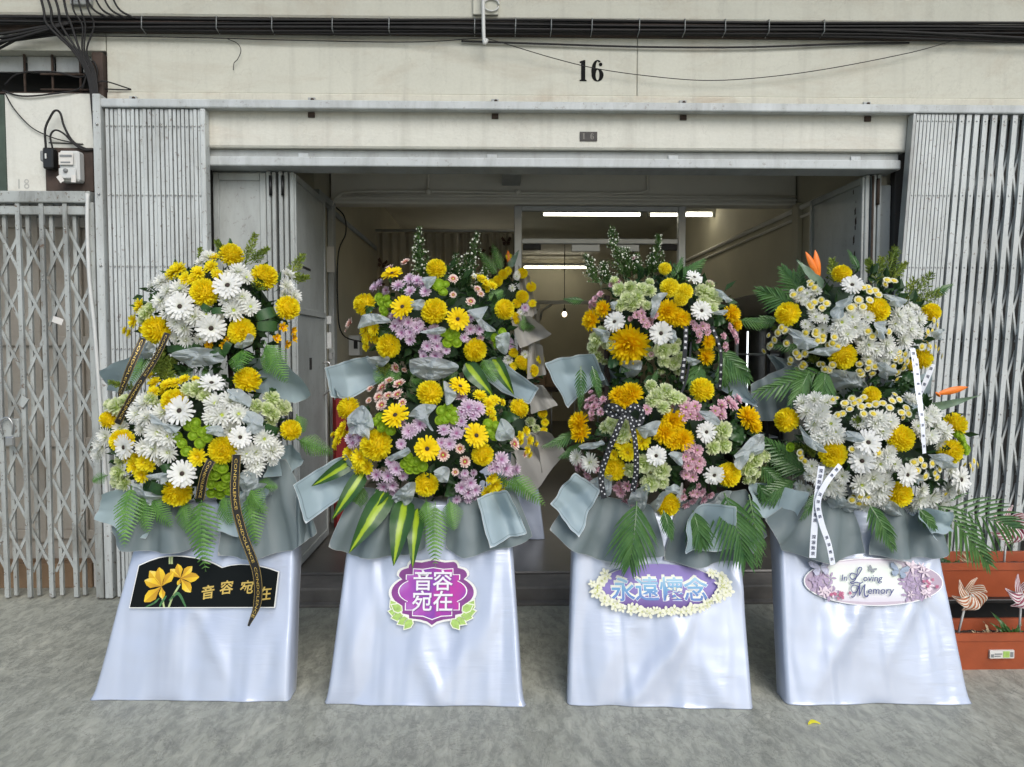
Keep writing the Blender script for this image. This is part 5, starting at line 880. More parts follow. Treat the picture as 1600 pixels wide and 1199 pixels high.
def loop_leaf(p, q, W, rr, parent):
    "broad leaf rolled back on itself"
    p, q = Vector(p), Vector(q); d = q-p; L = d.length; u = d.normalized(); up = u.cross(FRONT).normalized(); mb = MB(); prev = None
    for i in range(13):
        t = i/12*PI*1.25; c = p + d*.5 - u*math.cos(t)*L*.5 + FRONT*math.sin(t)*W*.42; h = W*.36*(.5+.5*math.sin(i/12*PI))
        cur = [mb.add(c+up*h*v, (i/12, v, 0)) for v in (-1,0,1)]
        if prev: mb.face(prev[0], prev[1], cur[1], cur[0]); mb.face(prev[1], prev[2], cur[2], cur[1])
        prev = cur
    return mb.build('rolled_leaf', M['leaf'], parent, True)
def feather(p, q, W, rr, parent):
    n = 14; P, u, side, nrm, L = spine(p, q, n, .05); mb = MB(); mb.tube(P, .0022, 4)
    for i in range(1, n+1):
        s = i/n; w = W*.55*(1-s*.75)
        for sg in (-1, 1):
            for rep in range(2):
                d = (side*sg*rr.uniform(.4,1) + u*rr.uniform(.5,.9) + nrm*rr.uniform(-.7,.7)).normalized(); m = 6
                for k in range(m):
                    c = P[i] + d*w*(k+.3)/m; e = Vector((rr.uniform(-1,1), rr.uniform(-1,1), rr.uniform(-.2,1))).normalized()*.011
                    f = d.cross(e).normalized()*.0035; mb.face(mb.add(c-f), mb.add(c+f), mb.add(c+e+d*.006))
    return mb.build('feathery_sprig', M['feather'], parent)
def aster(p, q, W, rr, parent):
    n = 12; P, u, side, nrm, L = spine(p, q, n, .03); mb = MB(); mb.tube(P, .0018, 4); bd = MB()
    for i in range(2, n+1):
        s = i/n; w = W*.95*(1-s*.72)
        for k in range(6):
            a = rr.uniform(0, 2*PI); d = (side*math.cos(a)+nrm*math.sin(a) + u*rr.uniform(.5,1.3)).normalized(); e = P[i] + d*w*rr.uniform(.5,1.1)
            mb.tube([P[i], e], .0011, 3, cap=False)
            bd.ball(e, rr.uniform(.0022,.0038) if rr.random() < .9 else .006, 6, 3)
            for g in range(7):
                c = P[i].lerp(e, rr.random()); f = Vector((rr.uniform(-1,1), rr.uniform(-1,1), rr.uniform(0,1.5))).normalized()*.022; h = f.cross(u).normalized()*.0026
                mb.face(mb.add(c-h), mb.add(c+h), mb.add(c+f))
    o = mb.build('aster_stem', M['stem'], parent); bd.build('buds', M['smallwhite'], o, True)['kind'] = 'stuff'; return o
def foliage(core, n, rr, parent):
    mb = MB(); c = Vector(core[:3]); R = Vector(core[3:])*.96
    for _ in range(n):
        while 1:
            d = Vector((rr.uniform(-1,1), rr.uniform(-1,.35), rr.uniform(-1,1)))
            if .1 < d.length < 1: break
        d.normalize(); p = c + Vector((d.x*R.x, d.y*R.y, d.z*R.z))*rr.uniform(.45,.84)
        a = (d + Vector((rr.uniform(-1,1), rr.uniform(-1,1), rr.uniform(-1,1)))*.9).normalized(); L = rr.uniform(.035,.075); lat = a.cross(Vector((rr.uniform(-1,1), rr.uniform(-1,1), rr.uniform(-1,1)))).normalized()*L*.26
        up = a.cross(lat).normalized()
        i = [mb.add(x) for x in (p, p+a*L*.45+lat+up*L*.08, p+a*L, p+a*L*.45-lat+up*L*.08, p+a*L*.5)]
        mb.face(i[0], i[1], i[4]); mb.face(i[1], i[2], i[4]); mb.face(i[2], i[3], i[4]); mb.face(i[3], i[0], i[4])
    o = mb.build('filler_foliage', M['mass'], parent); o['kind'] = 'stuff'; return o

# ------------------------------------------------------------------ paper, tissue, ribbons, lettering
def resample(poly, n):
    P = [Vector(p) for p in poly]; L = [0]
    for a, b in zip(P, P[1:]): L.append(L[-1] + (b-a).length)
    out = []
    for i in range(n+1):
        s = L[-1]*i/n; k = 0
        while k < len(P)-2 and L[k+1] < s: k += 1
        out.append(P[k].lerp(P[k+1], (s-L[k])/max(1e-6, L[k+1]-L[k])))
    return out, L[-1]
def sheet(typ, top, bot, rr, parent):
    nu, nv = 40, 14; T, lt = resample(top, nu); B, lb = resample(bot, nu); mb = MB(); G = []
    W = (lt+lb)/2; H = sum((a-b).length for a, b in zip(T, B))/len(T); ph = rr.uniform(0, 6); sk = typ == 'skirt'
    fold = rr.uniform(1.7, 2.6) if sk else rr.uniform(1.2, 1.9); amp = .026 if sk else .016
    for j in range(nv+1):
        v = j/nv; row = []
        for i in range(nu+1):
            u = i/nu; p = T[i].lerp(B[i], v); w = math.sin(u*fold*2*PI + ph + .8*v)
            w = math.copysign(abs(w)**.65, w) if sk else w
            k = amp*w*((.25+.75*v) if sk else 1)
            k += .007*math.sin(PI*v) + (0 if sk else .07*(2*u-1)**2*(1 if int(ph*10) % 2 else .5) + .10*abs(v-.5-.5*(u-.5)) - .055) + .020*noise.noise(Vector((u*2.4+ph, v*2.2, ph))) + .003*noise.noise(Vector((u*11, v*9+ph, ph)))
            mid_ = T[nu//2].lerp(B[nu//2], .5); cn = abs(2*u-1)**5*abs(2*v-1)**5; p = p.lerp(mid_, .03*cn)
            if not sk: ed = max(abs(2*u-1), abs(2*v-1))**4; p = p + Vector((noise.noise(Vector((u*4+ph, v*4, 3))), 0, noise.noise(Vector((u*4, v*4+ph, 7)))))*.007*ed
            d = min(u*lt*(1-v)+u*lb*v, (1-u)*(lt*(1-v)+lb*v), v*H, (1-v)*H)
            row.append(mb.add(p + FRONT*k, (u, v, min(.89, d*10))))
        G.append(row)
    for A, B2 in zip(G, G[1:]):
        for i in range(nu): mb.face(A[i], A[i+1], B2[i+1], B2[i])
    return mb.build('wrapping_paper', M[{'light':'paper','border':'paper_b','skirt':'skirt','inner':'paper_in'}[typ]], parent, True)
def tissue(poly, rr, parent):
    P = [Vector(p) for p in poly]; c = sum(P, Vector())/len(P); P = [c + (p-c)*1.12 for p in P]
    out = catmull([P[-1]] + P + [P[0]], 6)[6:-1]
    mb = MB(); ph = rr.uniform(0, 9); rows = []
    for k, f in enumerate((1, .82, .64, .45, .25, .1)):
        rows.append([mb.add(c.lerp(p, f) + FRONT*(.02*(1-f) + .030*noise.noise(c.lerp(p, f)*22+Vector((ph, 0, 0))) + .016*math.sin(i*1.15+ph)*f*f + .012*noise.noise(c.lerp(p, f)*60)), (0, 0, .05+.8*(1-f))) for i, p in enumerate(out)])
    n = len(out)
    for A, B in zip(rows, rows[1:]):
        for i in range(n): mb.face(A[i], A[(i+1)%n], B[(i+1)%n], B[i])
    mb.face(*rows[-1]); return mb.build('tissue_sheet', M['tissue'], parent)
TXT = {}
def text2d(s, fat=0.):
    key = (s, fat)
    if key not in TXT:
        cu = bpy.data.curves.new('lettering', 'FONT'); cu.body = s; cu.resolution_u = 2; cu.offset = fat
        o = bpy.data.objects.new('lettering', cu); COL.objects.link(o); me = o.to_mesh()
        V = [(v.co.x, v.co.y) for v in me.vertices]; F = [tuple(p.vertices) for p in me.polygons]
        o.to_mesh_clear(); bpy.data.objects.remove(o); bpy.data.curves.remove(cu); TXT[key] = (V, F)
    return TXT[key]
def lettering(mb, s, fr, x, y, size, w, fat=0., shear=0., sx=1., rot=0., center=False):
    V, F = text2d(s, fat); O, U, Vv, Wv = fr; b = len(mb.v); cx = (min(v[0] for v in V)+max(v[0] for v in V))/2 if center else 0; cy = (min(v[1] for v in V)+max(v[1] for v in V))/2 if center else 0
    cr, sr = math.cos(rot), math.sin(rot)
    for a, c in V:
        a, c = a-cx, c-cy; px, py = (a+c*shear)*size*sx, c*size; px, py = px*cr-py*sr, px*sr+py*cr
        mb.add(O + U*(x+px) + Vv*(y+py) + Wv*w, (x+px, y+py, 1))
    for f in F: mb.face(*[b+i for i in f])
def ribbon(typ, txt, W, pts, rr, parent):
    W *= {'black':.92,'pale':.72,'dark':.8,'blossom':.72}[typ]; C_ = catmull(pts, 14); n = len(C_); S = [0]
    for a, b in zip(C_, C_[1:]): S.append(S[-1]+(b-a).length)
    tw0 = rr.uniform(-.5,.5); lat = []
    for i in range(n):
        t = (C_[min(n-1,i+1)]-C_[max(0,i-1)]).normalized(); s = t.cross(FRONT).normalized()
        if s.x < 0 and typ in ('pale', 'dark'): s = -s
        nn = FRONT - t*FRONT.dot(t); nn.normalize(); a = tw0*math.sin(S[i]/S[-1]*5)*.9; lat.append((s*math.cos(a)+nn*math.sin(a), nn*math.cos(a)-s*math.sin(a), t))
    mb = MB(); prev = None
    for i in range(n):
        k = 1 - .75*max(0, (S[i]/S[-1]-.86)/.14) if typ == 'black' and len(pts) > 5 else 1
        cur = [mb.add(C_[i]+lat[i][0]*W*.5*v*k, (S[i], v, 0)) for v in (-1,0,1)]
        if prev: mb.face(prev[0], prev[1], cur[1], cur[0]); mb.face(prev[1], prev[2], cur[2], cur[1])
        prev = cur
    o = mb.build('ribbon', M[{'black':'rib_black','pale':'rib_white','dark':'rib_dark','blossom':'rib_dark'}[typ]], parent, True)
    def at(s, v, lift=.0015):
        k = 0
        while k < n-2 and S[k+1] < s: k += 1
        f = (s-S[k])/max(1e-6, S[k+1]-S[k]); a, b = lat[k], lat[k+1]
        return C_[k].lerp(C_[k+1], min(1,max(0,f))) + a[0].lerp(b[0], f)*v + a[1].lerp(b[1], f)*lift
    tm = MB()
    if typ == 'black':
        V, F = text2d(txt, .0); mx = max(v[0] for v in V); sz = min(W*.62, S[-1]*.94/mx); b0 = len(tm.v); sg = 1
        for a, c in V: tm.add(at(S[-1]*.02+a*S[-1]*.93/mx, sg*-(c-.35)*W*.42))
        for f in F: tm.face(*[b0+i for i in f])
        mt_ = 'gold'
    elif typ == 'blossom':
        s = W*.3; k = 0
        while s < S[-1]-W*.2:
            v = (.2 if k % 2 else -.22)*W
            for g in range(5):
                a0 = g*2*PI/5+k
                tm.face(*[tm.add(at(min(S[-1], max(0, s+W*.15*m_*math.cos(a0+da))), v+W*.15*m_*math.sin(a0+da))) for m_, da in ((.1,0),(.8,-.5),(1.1,0),(.8,.5))])
            s += W*.55; k += 1
        mt_ = 'ink_white'
    elif txt.strip():
        chars = list(txt); st = S[-1]*.96/len(chars)
        for k, ch in enumerate(chars):
            if ch == ' ': continue
            V, F = text2d(ch, .02); b0 = len(tm.v); sz = min(W*.62, st*.95)
            for a, c in V: tm.add(at(min(S[-1], max(0, S[-1]*.02+(k+.5)*st-(c-.38)*sz)), (a-.5)*sz))
            for f in F: tm.face(*[b0+i for i in f])
        mt_ = 'rib_ink' if typ == 'pale' else 'ink_white'
    if tm.v: tm.build('lettering', M[mt_], o, False, (0,0,0) if False else None)
    return o
def bird(P, rr, parent):
    base, beak, t1, j, t2 = [Vector(p) for p in P]
    o = blade(base, beak, .05, 'bird_g', 'bird_of_paradise', parent, rr, .02, .45)
    for tip in (t1, t2):
        st = j if (j-base).length < (j-beak).length or True else base
        mb = MB(); d = tip-st; side = d.cross(FRONT).normalized(); prev = None
        for i in range(9):
            s = i/8; c = st + d*s; h = .016*math.sin(PI*min(1, s*.9+.1))**.8
            cur = [mb.add(c-side*h), mb.add(c+FRONT*h*.9), mb.add(c+side*h)]
            if prev: mb.face(prev[0], prev[1], cur[1], cur[0]); mb.face(prev[1], prev[2], cur[2], cur[1])
            prev = cur
        mb.build('orange_petal', M['bird_o'], o, True, None)
    return o

# ------------------------------------------------------------------ stands
def mm(t): return tuple(v/1000 for v in t)
def satin_cover(name, BL, BR, TL, TR, seed, parent, ears=(1,1)):
    "closed fabric cover over a leaning board: rounded rectangle section swept upward"
    rr = random.Random(seed); BL, BR, TL, TR = [Vector(p) for p in (BL, BR, TL, TR)]
    k = .80/TL.z; T2L, T2R = BL.lerp(TL, k), BR.lerp(TR, k); mb = MB(); rows = []; nz = 70; nf = 84; D = .15
    seeds = [(rr.uniform(.05,.95), rr.uniform(.05,.75), rr.uniform(-1.3,1.3), rr.uniform(.09,.2), rr.uniform(-.6,1)) for _ in range(12)]
    for j in range(nz+1):
        v = (j/nz)**1.15; L, R = BL.lerp(T2L, v), BR.lerp(T2R, v); X = (R-L); w = X.length; X.normalize(); row = []
        back = Vector((-X.y, X.x, 0)); 
        for i in range(nf):                                        # front face, left to right
            u = i/(nf-1); e = abs(2*u-1); rd = .016
            dx = u*w; yb = 0
            edge = min(dx, w-dx)
            if edge < rd: yb = rd - math.sqrt(max(0, rd*rd-(rd-edge)**2))
            h = 0
            for (su, sv_, sl, sw, am) in seeds:                    # diagonal pulls
                a = (u-su) - sl*(v-sv_)*.6; h += .012*am*math.exp(-(a/sw*2.2)**2)*math.exp(-((v-sv_)/.26)**2)
            h += .006*noise.noise(Vector((u*5+seed, v*3.2, seed))) + .0010*noise.noise(Vector((u*7+v*4, v*15, seed+.5)))*(1-.4*e)
            hem = math.exp(-v/.02); h += hem*(.004*math.sin(u*9+seed) + .003*math.sin(u*23+seed*2))
            p = L + X*dx + back*(yb - h)
            ear = ears[0]*math.exp(-(u/.05)**2)*-1 + ears[1]*math.exp(-((1-u)/.05)**2)
            p += X*ear*.012*math.exp(-v/.03); p.z = max(.002, p.z)
            row.append(mb.add(p, (u, v, 0)))
        for u, d in ((1, .4), (1, .75), (.97, 1), (.75, 1), (.5, 1), (.25, 1), (.03, 1), (0, .75), (0, .4)):
            p = L + X*u*w + back*(D*d + .006*noise.noise(Vector((u*4+d, v*6, seed)))) ; row.append(mb.add(p, (u, v, 1)))
        rows.append(row)
    n = len(rows[0])
    for A, B in zip(rows, rows[1:]):
        for i in range(n): mb.face(A[i], A[(i+1)%n], B[(i+1)%n], B[i])
    mb.face(*rows[-1]); mb.face(*rows[0][::-1])
    return mb.build(name, M['satin'], parent, True)
def sign_frame(cx, cz, Yb, yaw=0.):
    y = Yb - .024 + .29*cz; V = Vector((0, .29, 1)).normalized(); U = Vector((math.cos(yaw), math.sin(yaw), 0)); V = (V - U*V.dot(U)).normalized()
    return (Vector((cx, y, cz)), U, V, U.cross(V).normalized())

STANDS = [
 dict(keys=('S1U','S1L'), Yb=-1.40, x=-1.30, c=((-1.725,-1.386,0),(-.881,-1.42,0),(-1.624,-1.225,.586),(-.895,-1.235,.595)), ears=(1,.3),
      label='flower stand with white gerberas and a black lily sign, beside the silver gate'),
 dict(keys=('S2U','S2L'), Yb=-1.46, x=-.30, c=((-.715,-1.45,0),(.115,-1.48,0),(-.66,-1.285,.591),(.078,-1.29,.603)), ears=(1,1.2),
      label='flower stand with lilac blooms, striped leaves and a purple shield sign'),
 dict(keys=('S3U','S3L'), Yb=-1.50, x=.69, c=((.301,-1.475,0),(1.071,-1.53,0),(.340,-1.325,.596),(1.082,-1.335,.575)), ears=(0,.2),
      label='flower stand with golden and pale green blooms, pink sprays and blue lettered sign'),
 dict(keys=('S4U','S4L'), Yb=-1.50, x=1.62, c=((1.226,-1.49,0),(2.006,-1.51,0),(1.252,-1.325,.590),(1.974,-1.33,.574)), ears=(.1,1),
      label='flower stand with birds of paradise, white ribbons and an oval memory sign'),
]
ROOT = []
for si, S in enumerate(STANDS):
    rr = random.Random(100+si)
    root = thing('flower_stand', S['label'], 'flower stand', (S['x'], S['Yb']+.1, 0), 'condolence flower stands before the doorway'); ROOT.append(root)
    satin_cover('satin_cover', *S['c'], si*3.7+1.3, root, S['ears'])
    # easel: two front rails behind the cover and a rear leg
    Yb = S['Yb']
    for sx in (-.2, .2): MB().tube([(S['x']+sx,Yb+.12,.02),(S['x']+sx*.8,Yb+.50,1.75)], .014, 6).build('easel_leg', M['timber'], root, True)
    MB().tube([(S['x'],Yb+.75,.02),(S['x'],Yb+.50,1.70)], .014, 6).build('easel_leg', M['timber'], root, True)
    cu_, cl_ = [mm(DATA[k]['core']) for k in S['keys']]
    mid = tuple((a+b)/2 for a, b in zip(cu_[:3], cl_[:3])); foliage(mid[:1]+(mid[1]+.02,)+mid[2:]+(.30,.13,.24), 430, rr, root)
    for key in S['keys']:
        D = DATA[key]; core = mm(D['core']); cc, cr = Vector(core[:3]), Vector(core[3:])
        MB().ball((0,0,0), 1, 16, 10).build('floral_foam', M['foam'], root, True, cc - root.location + Vector((0,.05,0))).scale = (cr.x*.6, cr.y*.75, cr.z*.62)
        foliage(core, 420, rr, root)
        for typ, top, bot in D['paper']: sheet(typ, [mm(p) for p in top], [mm(p) for p in bot], rr, root)
        for kd, lst in D['flowers'].items():
            for (x, y, z, d) in lst:
                p = Vector((x, y, z))/1000; rel = p-cc
                nr = Vector((rel.x/cr.x, -.62, rel.z/cr.z*1.0)); nr = Vector((nr.x*.85, -max(.34, math.sqrt(max(0, 1-min(1, nr.x**2+nr.z**2)))), nr.z*.75 + .12))
                nr += Vector((rr.uniform(-.24,.24), 0, rr.uniform(-.2,.26)))
                dd = d/1000*(1.08 if kd in ('white','pale') else 1.03)*rr.uniform(.93,1.07)
                off = {'pompom':.015,'golden':.02,'gerbera':-.035,'sunny':-.035,'white':.0,'button':-.02}.get(kd, 0)
                head(kd, p + Vector((0, off, 0)), dd, nr.normalized(), root, rr)
                if kd in ('white','lilac','pale','pink','yellow','button') and rr.random() < (.75 if kd != 'button' else .35):   # smaller bloom of the same spray tucked behind
                    a_ = rr.uniform(0, 2*PI); head(kd, p + Vector((math.cos(a_)*dd*.62, .028, math.sin(a_)*dd*.62)), dd*rr.uniform(.6,.9), (nr + Vector((math.cos(a_)*.5, 0, math.sin(a_)*.5))).normalized(), root, rr)
        for nm, fn in (('fern', frond), ('palm', palm), ('gold', feather), ('aster', aster), ('loop', loop_leaf)):
            for t in D[nm]: fn(Vector(t[:3])/1000, Vector(t[3:6])/1000, t[6]/1000, rr, root)
        for t in D['drac']: blade(Vector(t[:3])/1000, Vector(t[3:6])/1000, t[6]/1000, 'drac', 'striped_leaf', root, rr, .12)
        for t in D['leaf']: blade(Vector(t[:3])/1000, Vector(t[3:6])/1000, t[6]/1000*.9, 'leaf', 'broad_leaf', root, rr, .12)
        for poly in D['tissue']: tissue([mm(p) for p in poly], rr, root)
        for typ, txt, w, pts in D['ribbon']: ribbon(typ, txt, w/1000, [mm(p) for p in pts], rr, root)
        for P in D['bird']: bird([mm(p) for p in P], rr, root)

# ------------------------------------------------------------------ signs pinned to the satin
def arc(cx, cy, rx, ry, a0, a1, n): return [(cx+rx*math.cos(a0+(a1-a0)*k/n), cy+ry*math.sin(a0+(a1-a0)*k/n)) for k in range(n+1)]
def grad(name, stops, rough=.3, axis=0, scale=1., off=0., nz=.0):
    k = NT(name); q = k.q(); k.set(Roughness=rough)
    f = k.math('ADD', k.math('MULTIPLY', q[axis], scale), off)
    if nz: f = k.math('ADD', f, k.math('MULTIPLY', k.math('SUBTRACT', k.noise(9, 2, vec=k.pos()).outputs[0], .5), nz))
    k.col(k.ramp(f, stops)); return k.m
SM = dict(
 black=plain('sign_black', (.006,.008,.008), .4, spec=.08), edge=plain('sign_edge', (.72,.72,.68), .5), white=plain('sign_white', (.80,.80,.80), .4), cream=plain('sign_cream', (.74,.75,.62), .45),
 lily=grad('lily_print', [(.0,(.34,.15,.004)),(.35,(.58,.33,.004)),(.7,(.76,.52,.012)),(1,(.74,.57,.14))], .4, 2), lily2=grad('lily_print_deep', [(0,(.42,.17,.004)),(1,(.66,.36,.012))], .4, 2), leafp=plain('leaf_print', (.05,.17,.05), .4, .4, 60), stemp=plain('stem_print', (.42,.50,.22), .4, .2, 60),
 purple=grad('purple_print', [(0,(.40,.20,.50)),(.3,(.34,.05,.36)),(.5,(.20,.035,.33)),(.68,(.42,.02,.28)),(.85,(.22,.03,.34)),(1,(.40,.02,.27))], .25, 0, 2.6, .5, .9), plum=plain('plum_rim', (.20,.03,.21), .3, .25, 20), silver=plain('silver_print', (.72,.70,.74), .35), leafl=plain('lime_print', (.34,.52,.12), .45, .25, 60), shade=plain('shade_print', (.13,.03,.16), .4),
 violet=grad('violet_print', [(0,(.10,.04,.22)),(.5,(.22,.17,.46)),(1,(.20,.14,.42))], .3, 1, 6, .5, .2), blue=grad('blue_letters', [(0,(.10,.20,.47)),(.45,(.13,.33,.55)),(1,(.33,.53,.66))], .35, 1, 14, .5), ivory=plain('ivory_print', (.72,.72,.56), .5, .15, 90), stamen=plain('stamen_print', (.42,.46,.06), .5),
 mauve=grad('mauve_print', [(0,(.38,.28,.38)),(.2,(.50,.42,.50)),(.8,(.50,.42,.49)),(1,(.36,.27,.36))], .35, 0, 1.6, .5, .15), pearl=grad('pearl_print', [(0,(.62,.58,.66)),(.35,(.74,.78,.72)),(.8,(.70,.76,.68)),(1,(.66,.62,.66))], .35, 1, 6, .5, .1), navy=plain('navy_print', (.045,.055,.19), .4), wing=plain('wing_print', (.26,.33,.44), .4, .3, 120), wingp=plain('pale_wing_print', (.50,.50,.64), .4, .3, 120), rose=plain('rose_print', (.46,.10,.21), .4, .3, 100), lilacp=plain('lilac_print', (.37,.28,.42), .4, .3, 90), blush=plain('blush_print', (.72,.60,.66), .4, .2, 90), greyp=plain('grey_wing', (.22,.24,.27), .4),
)
def flower_print(mb, fr, cx, cy, n, r, w, wid=.34, ph=0., sq=1., t=(0, 1)):
    for k in range(n):
        a = ph+2*PI*k/n; ca, sa = math.cos(a), math.sin(a); O, U, V, Wv = fr; i = []
        for s, h in ((0,0),(.5,wid),(.8,wid*.8),(1,0),(.8,-wid*.8),(.5,-wid)):
            x, y = cx+r*(s*ca-h*sa*.6), cy+r*sq*(s*sa+h*ca*.6); i.append(mb.add(O+U*x+V*y+Wv*(w+.00015*k), (x, y, t[0]+(t[1]-t[0])*s)))
        mb.face(*i)
def stroke(mb, fr, pts, wd, w):
    P = catmull([(x, y, 0) for x, y in pts], 8); n = len(P); O, U, V, Wv = fr; prev = None
    for i, p in enumerate(P):
        d = (P[min(n-1,i+1)]-P[max(0,i-1)]).normalized(); s = Vector((-d.y, d.x, 0)); s0 = i/(n-1)
        h = (wd[0]+(wd[1]-wd[0])*s0 if isinstance(wd, tuple) and len(wd) == 2 else wd if not isinstance(wd, tuple) else (wd[0]*(1-s0)**2+2*wd[1]*s0*(1-s0)+wd[2]*s0**2))
        cur = [mb.add(O+U*(p+s*h).x+V*(p+s*h).y+Wv*w, (p.x, p.y, s0)), mb.add(O+U*(p-s*h).x+V*(p-s*h).y+Wv*w, (p.x, p.y, s0))]
        if prev: mb.face(prev[0], prev[1], cur[1], cur[0])
        prev = cur
# --- black lily sign
R1 = ROOT[0]; fr = sign_frame(-1.277, .47, -1.40, -.02); MOUNT = -.012
s1 = MB(); 
top = [(-.294,.077),(-.25,.097),(-.21,.110),(-.174,.116),(-.138,.1175),(-.102,.116),(-.05,.109),(.006,.096),(.04,.083),(.071,.068),(.11,.078),(.154,.082),(.195,.080),(.231,.075),(.275,.065),(.320,.050)]
outl = [(-.314,-.098),(.313,-.097)] + top[::-1]
sg = MB().prism([(x*1.012, y*1.04) for x, y in outl], fr, MOUNT, .0).build('sign_board', SM['edge'], R1)
MB().flat(outl, fr, .0006).build('printed_panel', SM['black'], sg)
mb = MB()
for (bx, by), tips in (((-.185,-.01), ((-.245,.055),(-.205,.07),(-.262,.015),(-.253,-.075),(-.175,-.062),(-.14,.05))), ((-.105,.025), ((-.155,.062),(-.125,.085),(-.06,.075),(-.025,.03),(-.055,-.035),(-.115,-.005)))):
    for k, (tx, ty) in enumerate(tips):
        dx, dy = tx-bx, ty-by; nx_, ny_ = -dy*.27, dx*.27; O, U, V, Wv = fr
        for g in (1, -1):
            i = []
            for s, h in ((0,0),(.3,.45),(.55,1),(.8,.75),(1,.1),(1,0)):
                x, y = bx+dx*s+nx_*h*g, by+dy*s+ny_*h*g; i.append(mb.add(O+U*x+V*y+Wv*(.0012+.0003*k), (x, y, (.05+.45*s if g > 0 else .3+.7*s)*(.75 if k % 2 else 1))))
            mb.face(*i)
mb.build('lily_print', SM['lily'], sg)
for k, pts in enumerate(([(-.185,-.03),(-.165,-.098)],[(-.105,.0),(-.13,-.05),(-.145,-.098)],[(-.15,.085),(-.152,.10),(-.153,.118)],[(-.16,.085),(-.162,.10),(-.163,.116)])): mb = MB(); stroke(mb, fr, pts, .004, .0010+.0001*k); mb.build('stem_print', SM['stemp'], sg)
mb = MB()
for k, (a, b, c, h) in enumerate((((-.145,-.07),(-.11,-.04),(-.07,-.097),.009),((-.19,-.06),(-.21,-.08),(-.245,-.097),.006),((-.16,-.05),(-.178,-.08),(-.185,-.097),.007))): stroke(mb, fr, [a, b, c], (h*.4, h, h*.3), .0011+.0002*k)
mb.build('leaf_print', SM['leafp'], sg)
mb = MB()
for ch, x, y, rt in (('音',.020,-.034,.16),('容',.100,-.014,.10),('宛',.188,-.014,.06),('在',.268,-.040,.10)): lettering(mb, ch, fr, x, y, .060, .0014, .018, .14, 1., rt, True)
mb.build('gold_lettering', M['gold'], sg)
# --- purple shield sign
R2 = ROOT[1]; fr = sign_frame(-.272, .452, -1.46, -.02)
def shield(k, w=.178, h=.140):
    half = [(0,h*.93),(.05,h*.86),(.085,h*.88)] + arc(.085, h*.70, .022, .026, PI*.5, 0, 4) + [(.128,h*.66)] + arc(.118, h*.47, .030, .028, PI*.4, -.1, 4) + arc(.045, -.005, w-.045, h*.52, PI*.27, -PI*.27, 12) + [(.128,-h*.66),(.100,-h*.70),(.098,-h*.80),(.05,-h*.84),(.02,-h*.90),(0,-h*1.0)]
    pts = half + [(-x, y) for x, y in half[::-1] if x > 0]
    return [(x*k, y*k) for x, y in pts]
sg = MB().prism(shield(1.07), fr, MOUNT, .0).build('sign_board', SM['edge'], R2)
MB().flat(shield(1.0), fr, .0006).build('rim', SM['plum'], sg); 
def frame_line(k): 
    w, h = .150*k, .117*k; half = [(0,h*.86),(.045*k,h*.80),(.088*k,h*.82),(.088*k,h*.60),(.118*k,h*.60),(.118*k,h*.42)] + arc(.05*k, 0, w-.05*k, h*.46, PI*.30, -PI*.30, 12) + [(.118*k,-h*.42),(.118*k,-h*.68),(.086*k,-h*.68),(.086*k,-h*.88),(.04*k,-h*.90),(.0,-h*1.02)]
    return half + [(-x, y) for x, y in half[::-1] if x > 0]
MB().flat(frame_line(1.0), fr, .0011).build('white_outline', SM['white'], sg); MB().flat(frame_line(.965), fr, .0016).build('printed_panel', SM['purple'], sg)
for nm, mt_, dx, w in (('letter_shadow','shade',.0035,.0020),('lettering','silver',0,.0025)):
    mb = MB()
    for ch, x, y in (('音',-.043,.046),('容',.043,.046),('宛',-.045,-.040),('在',.045,-.040)): lettering(mb, ch, fr, x+dx, y-dx, .090, w, .012, 0, 1, 0, True)
    mb.build(nm, SM[mt_], sg)
for k, (x, y, a) in enumerate([(s*px, py, pa if s > 0 else PI-pa) for s in (-1, 1) for px, py, pa in ((.165,-.062,1.0),(.160,-.088,.2),(.146,-.105,-.2),(.122,-.122,-.5),(.100,-.134,-.9),(.150,-.070,.5))]):
    O, U, V, Wv = fr; fr2 = (O+U*x+V*y, U*math.cos(a)+V*math.sin(a), V*math.cos(a)-U*math.sin(a), Wv)
    lo = [(-.022,0),(-.012,.014),(.006,.016),(.028,0),(.006,-.016),(-.012,-.014)]
    b = MB().prism([(p*1.22, q_*1.25) for p, q_ in lo], fr2, -.011, .0028+.0004*k).build('leaf_backing', SM['cream'], sg)
    MB().flat(lo, fr2, .0032+.0004*k).build('leaf_ornament', SM['leafl'], sg)
# --- oval sign with blue letters in a ring of white blossoms
R3 = ROOT[2]; fr = sign_frame(.707, .472, -1.50, -.03); rr = random.Random(5)
sg = MB().prism(arc(0, 0, .268, .098, 0, 2*PI, 40)[:-1], fr, MOUNT, .0).build('sign_board', SM['edge'], R3)
MB().flat(arc(0, .004, .252, .095, 0, 2*PI, 40)[:-1], fr, .0006).build('printed_panel', SM['violet'], sg)
mb = MB()
for ch, x, y in (('永',-.158,-.008),('遠',-.054,-.006),('懷',.052,-.006),('念',.155,-.006)):
    lettering(mb, ch, fr, x-.003, y+.009, .104, .0011, .030, 0, 1.02, 0, True)
mb.build('letter_back', SM['cream'], sg); mb = MB()
for ch, x, y in (('永',-.158,-.008),('遠',-.054,-.006),('懷',.052,-.006),('念',.155,-.006)): lettering(mb, ch, fr, x, y, .104, .0017, .034, 0, 1.02, 0, True)
mb.build('letter_outline', SM['white'], sg); mb = MB()
for ch, x, y in (('永',-.158,-.008),('遠',-.054,-.006),('懷',.052,-.006),('念',.155,-.006)): lettering(mb, ch, fr, x, y, .104, .0023, .016, 0, 1.02, 0, True)
mb.build('lettering', SM['blue'], sg)
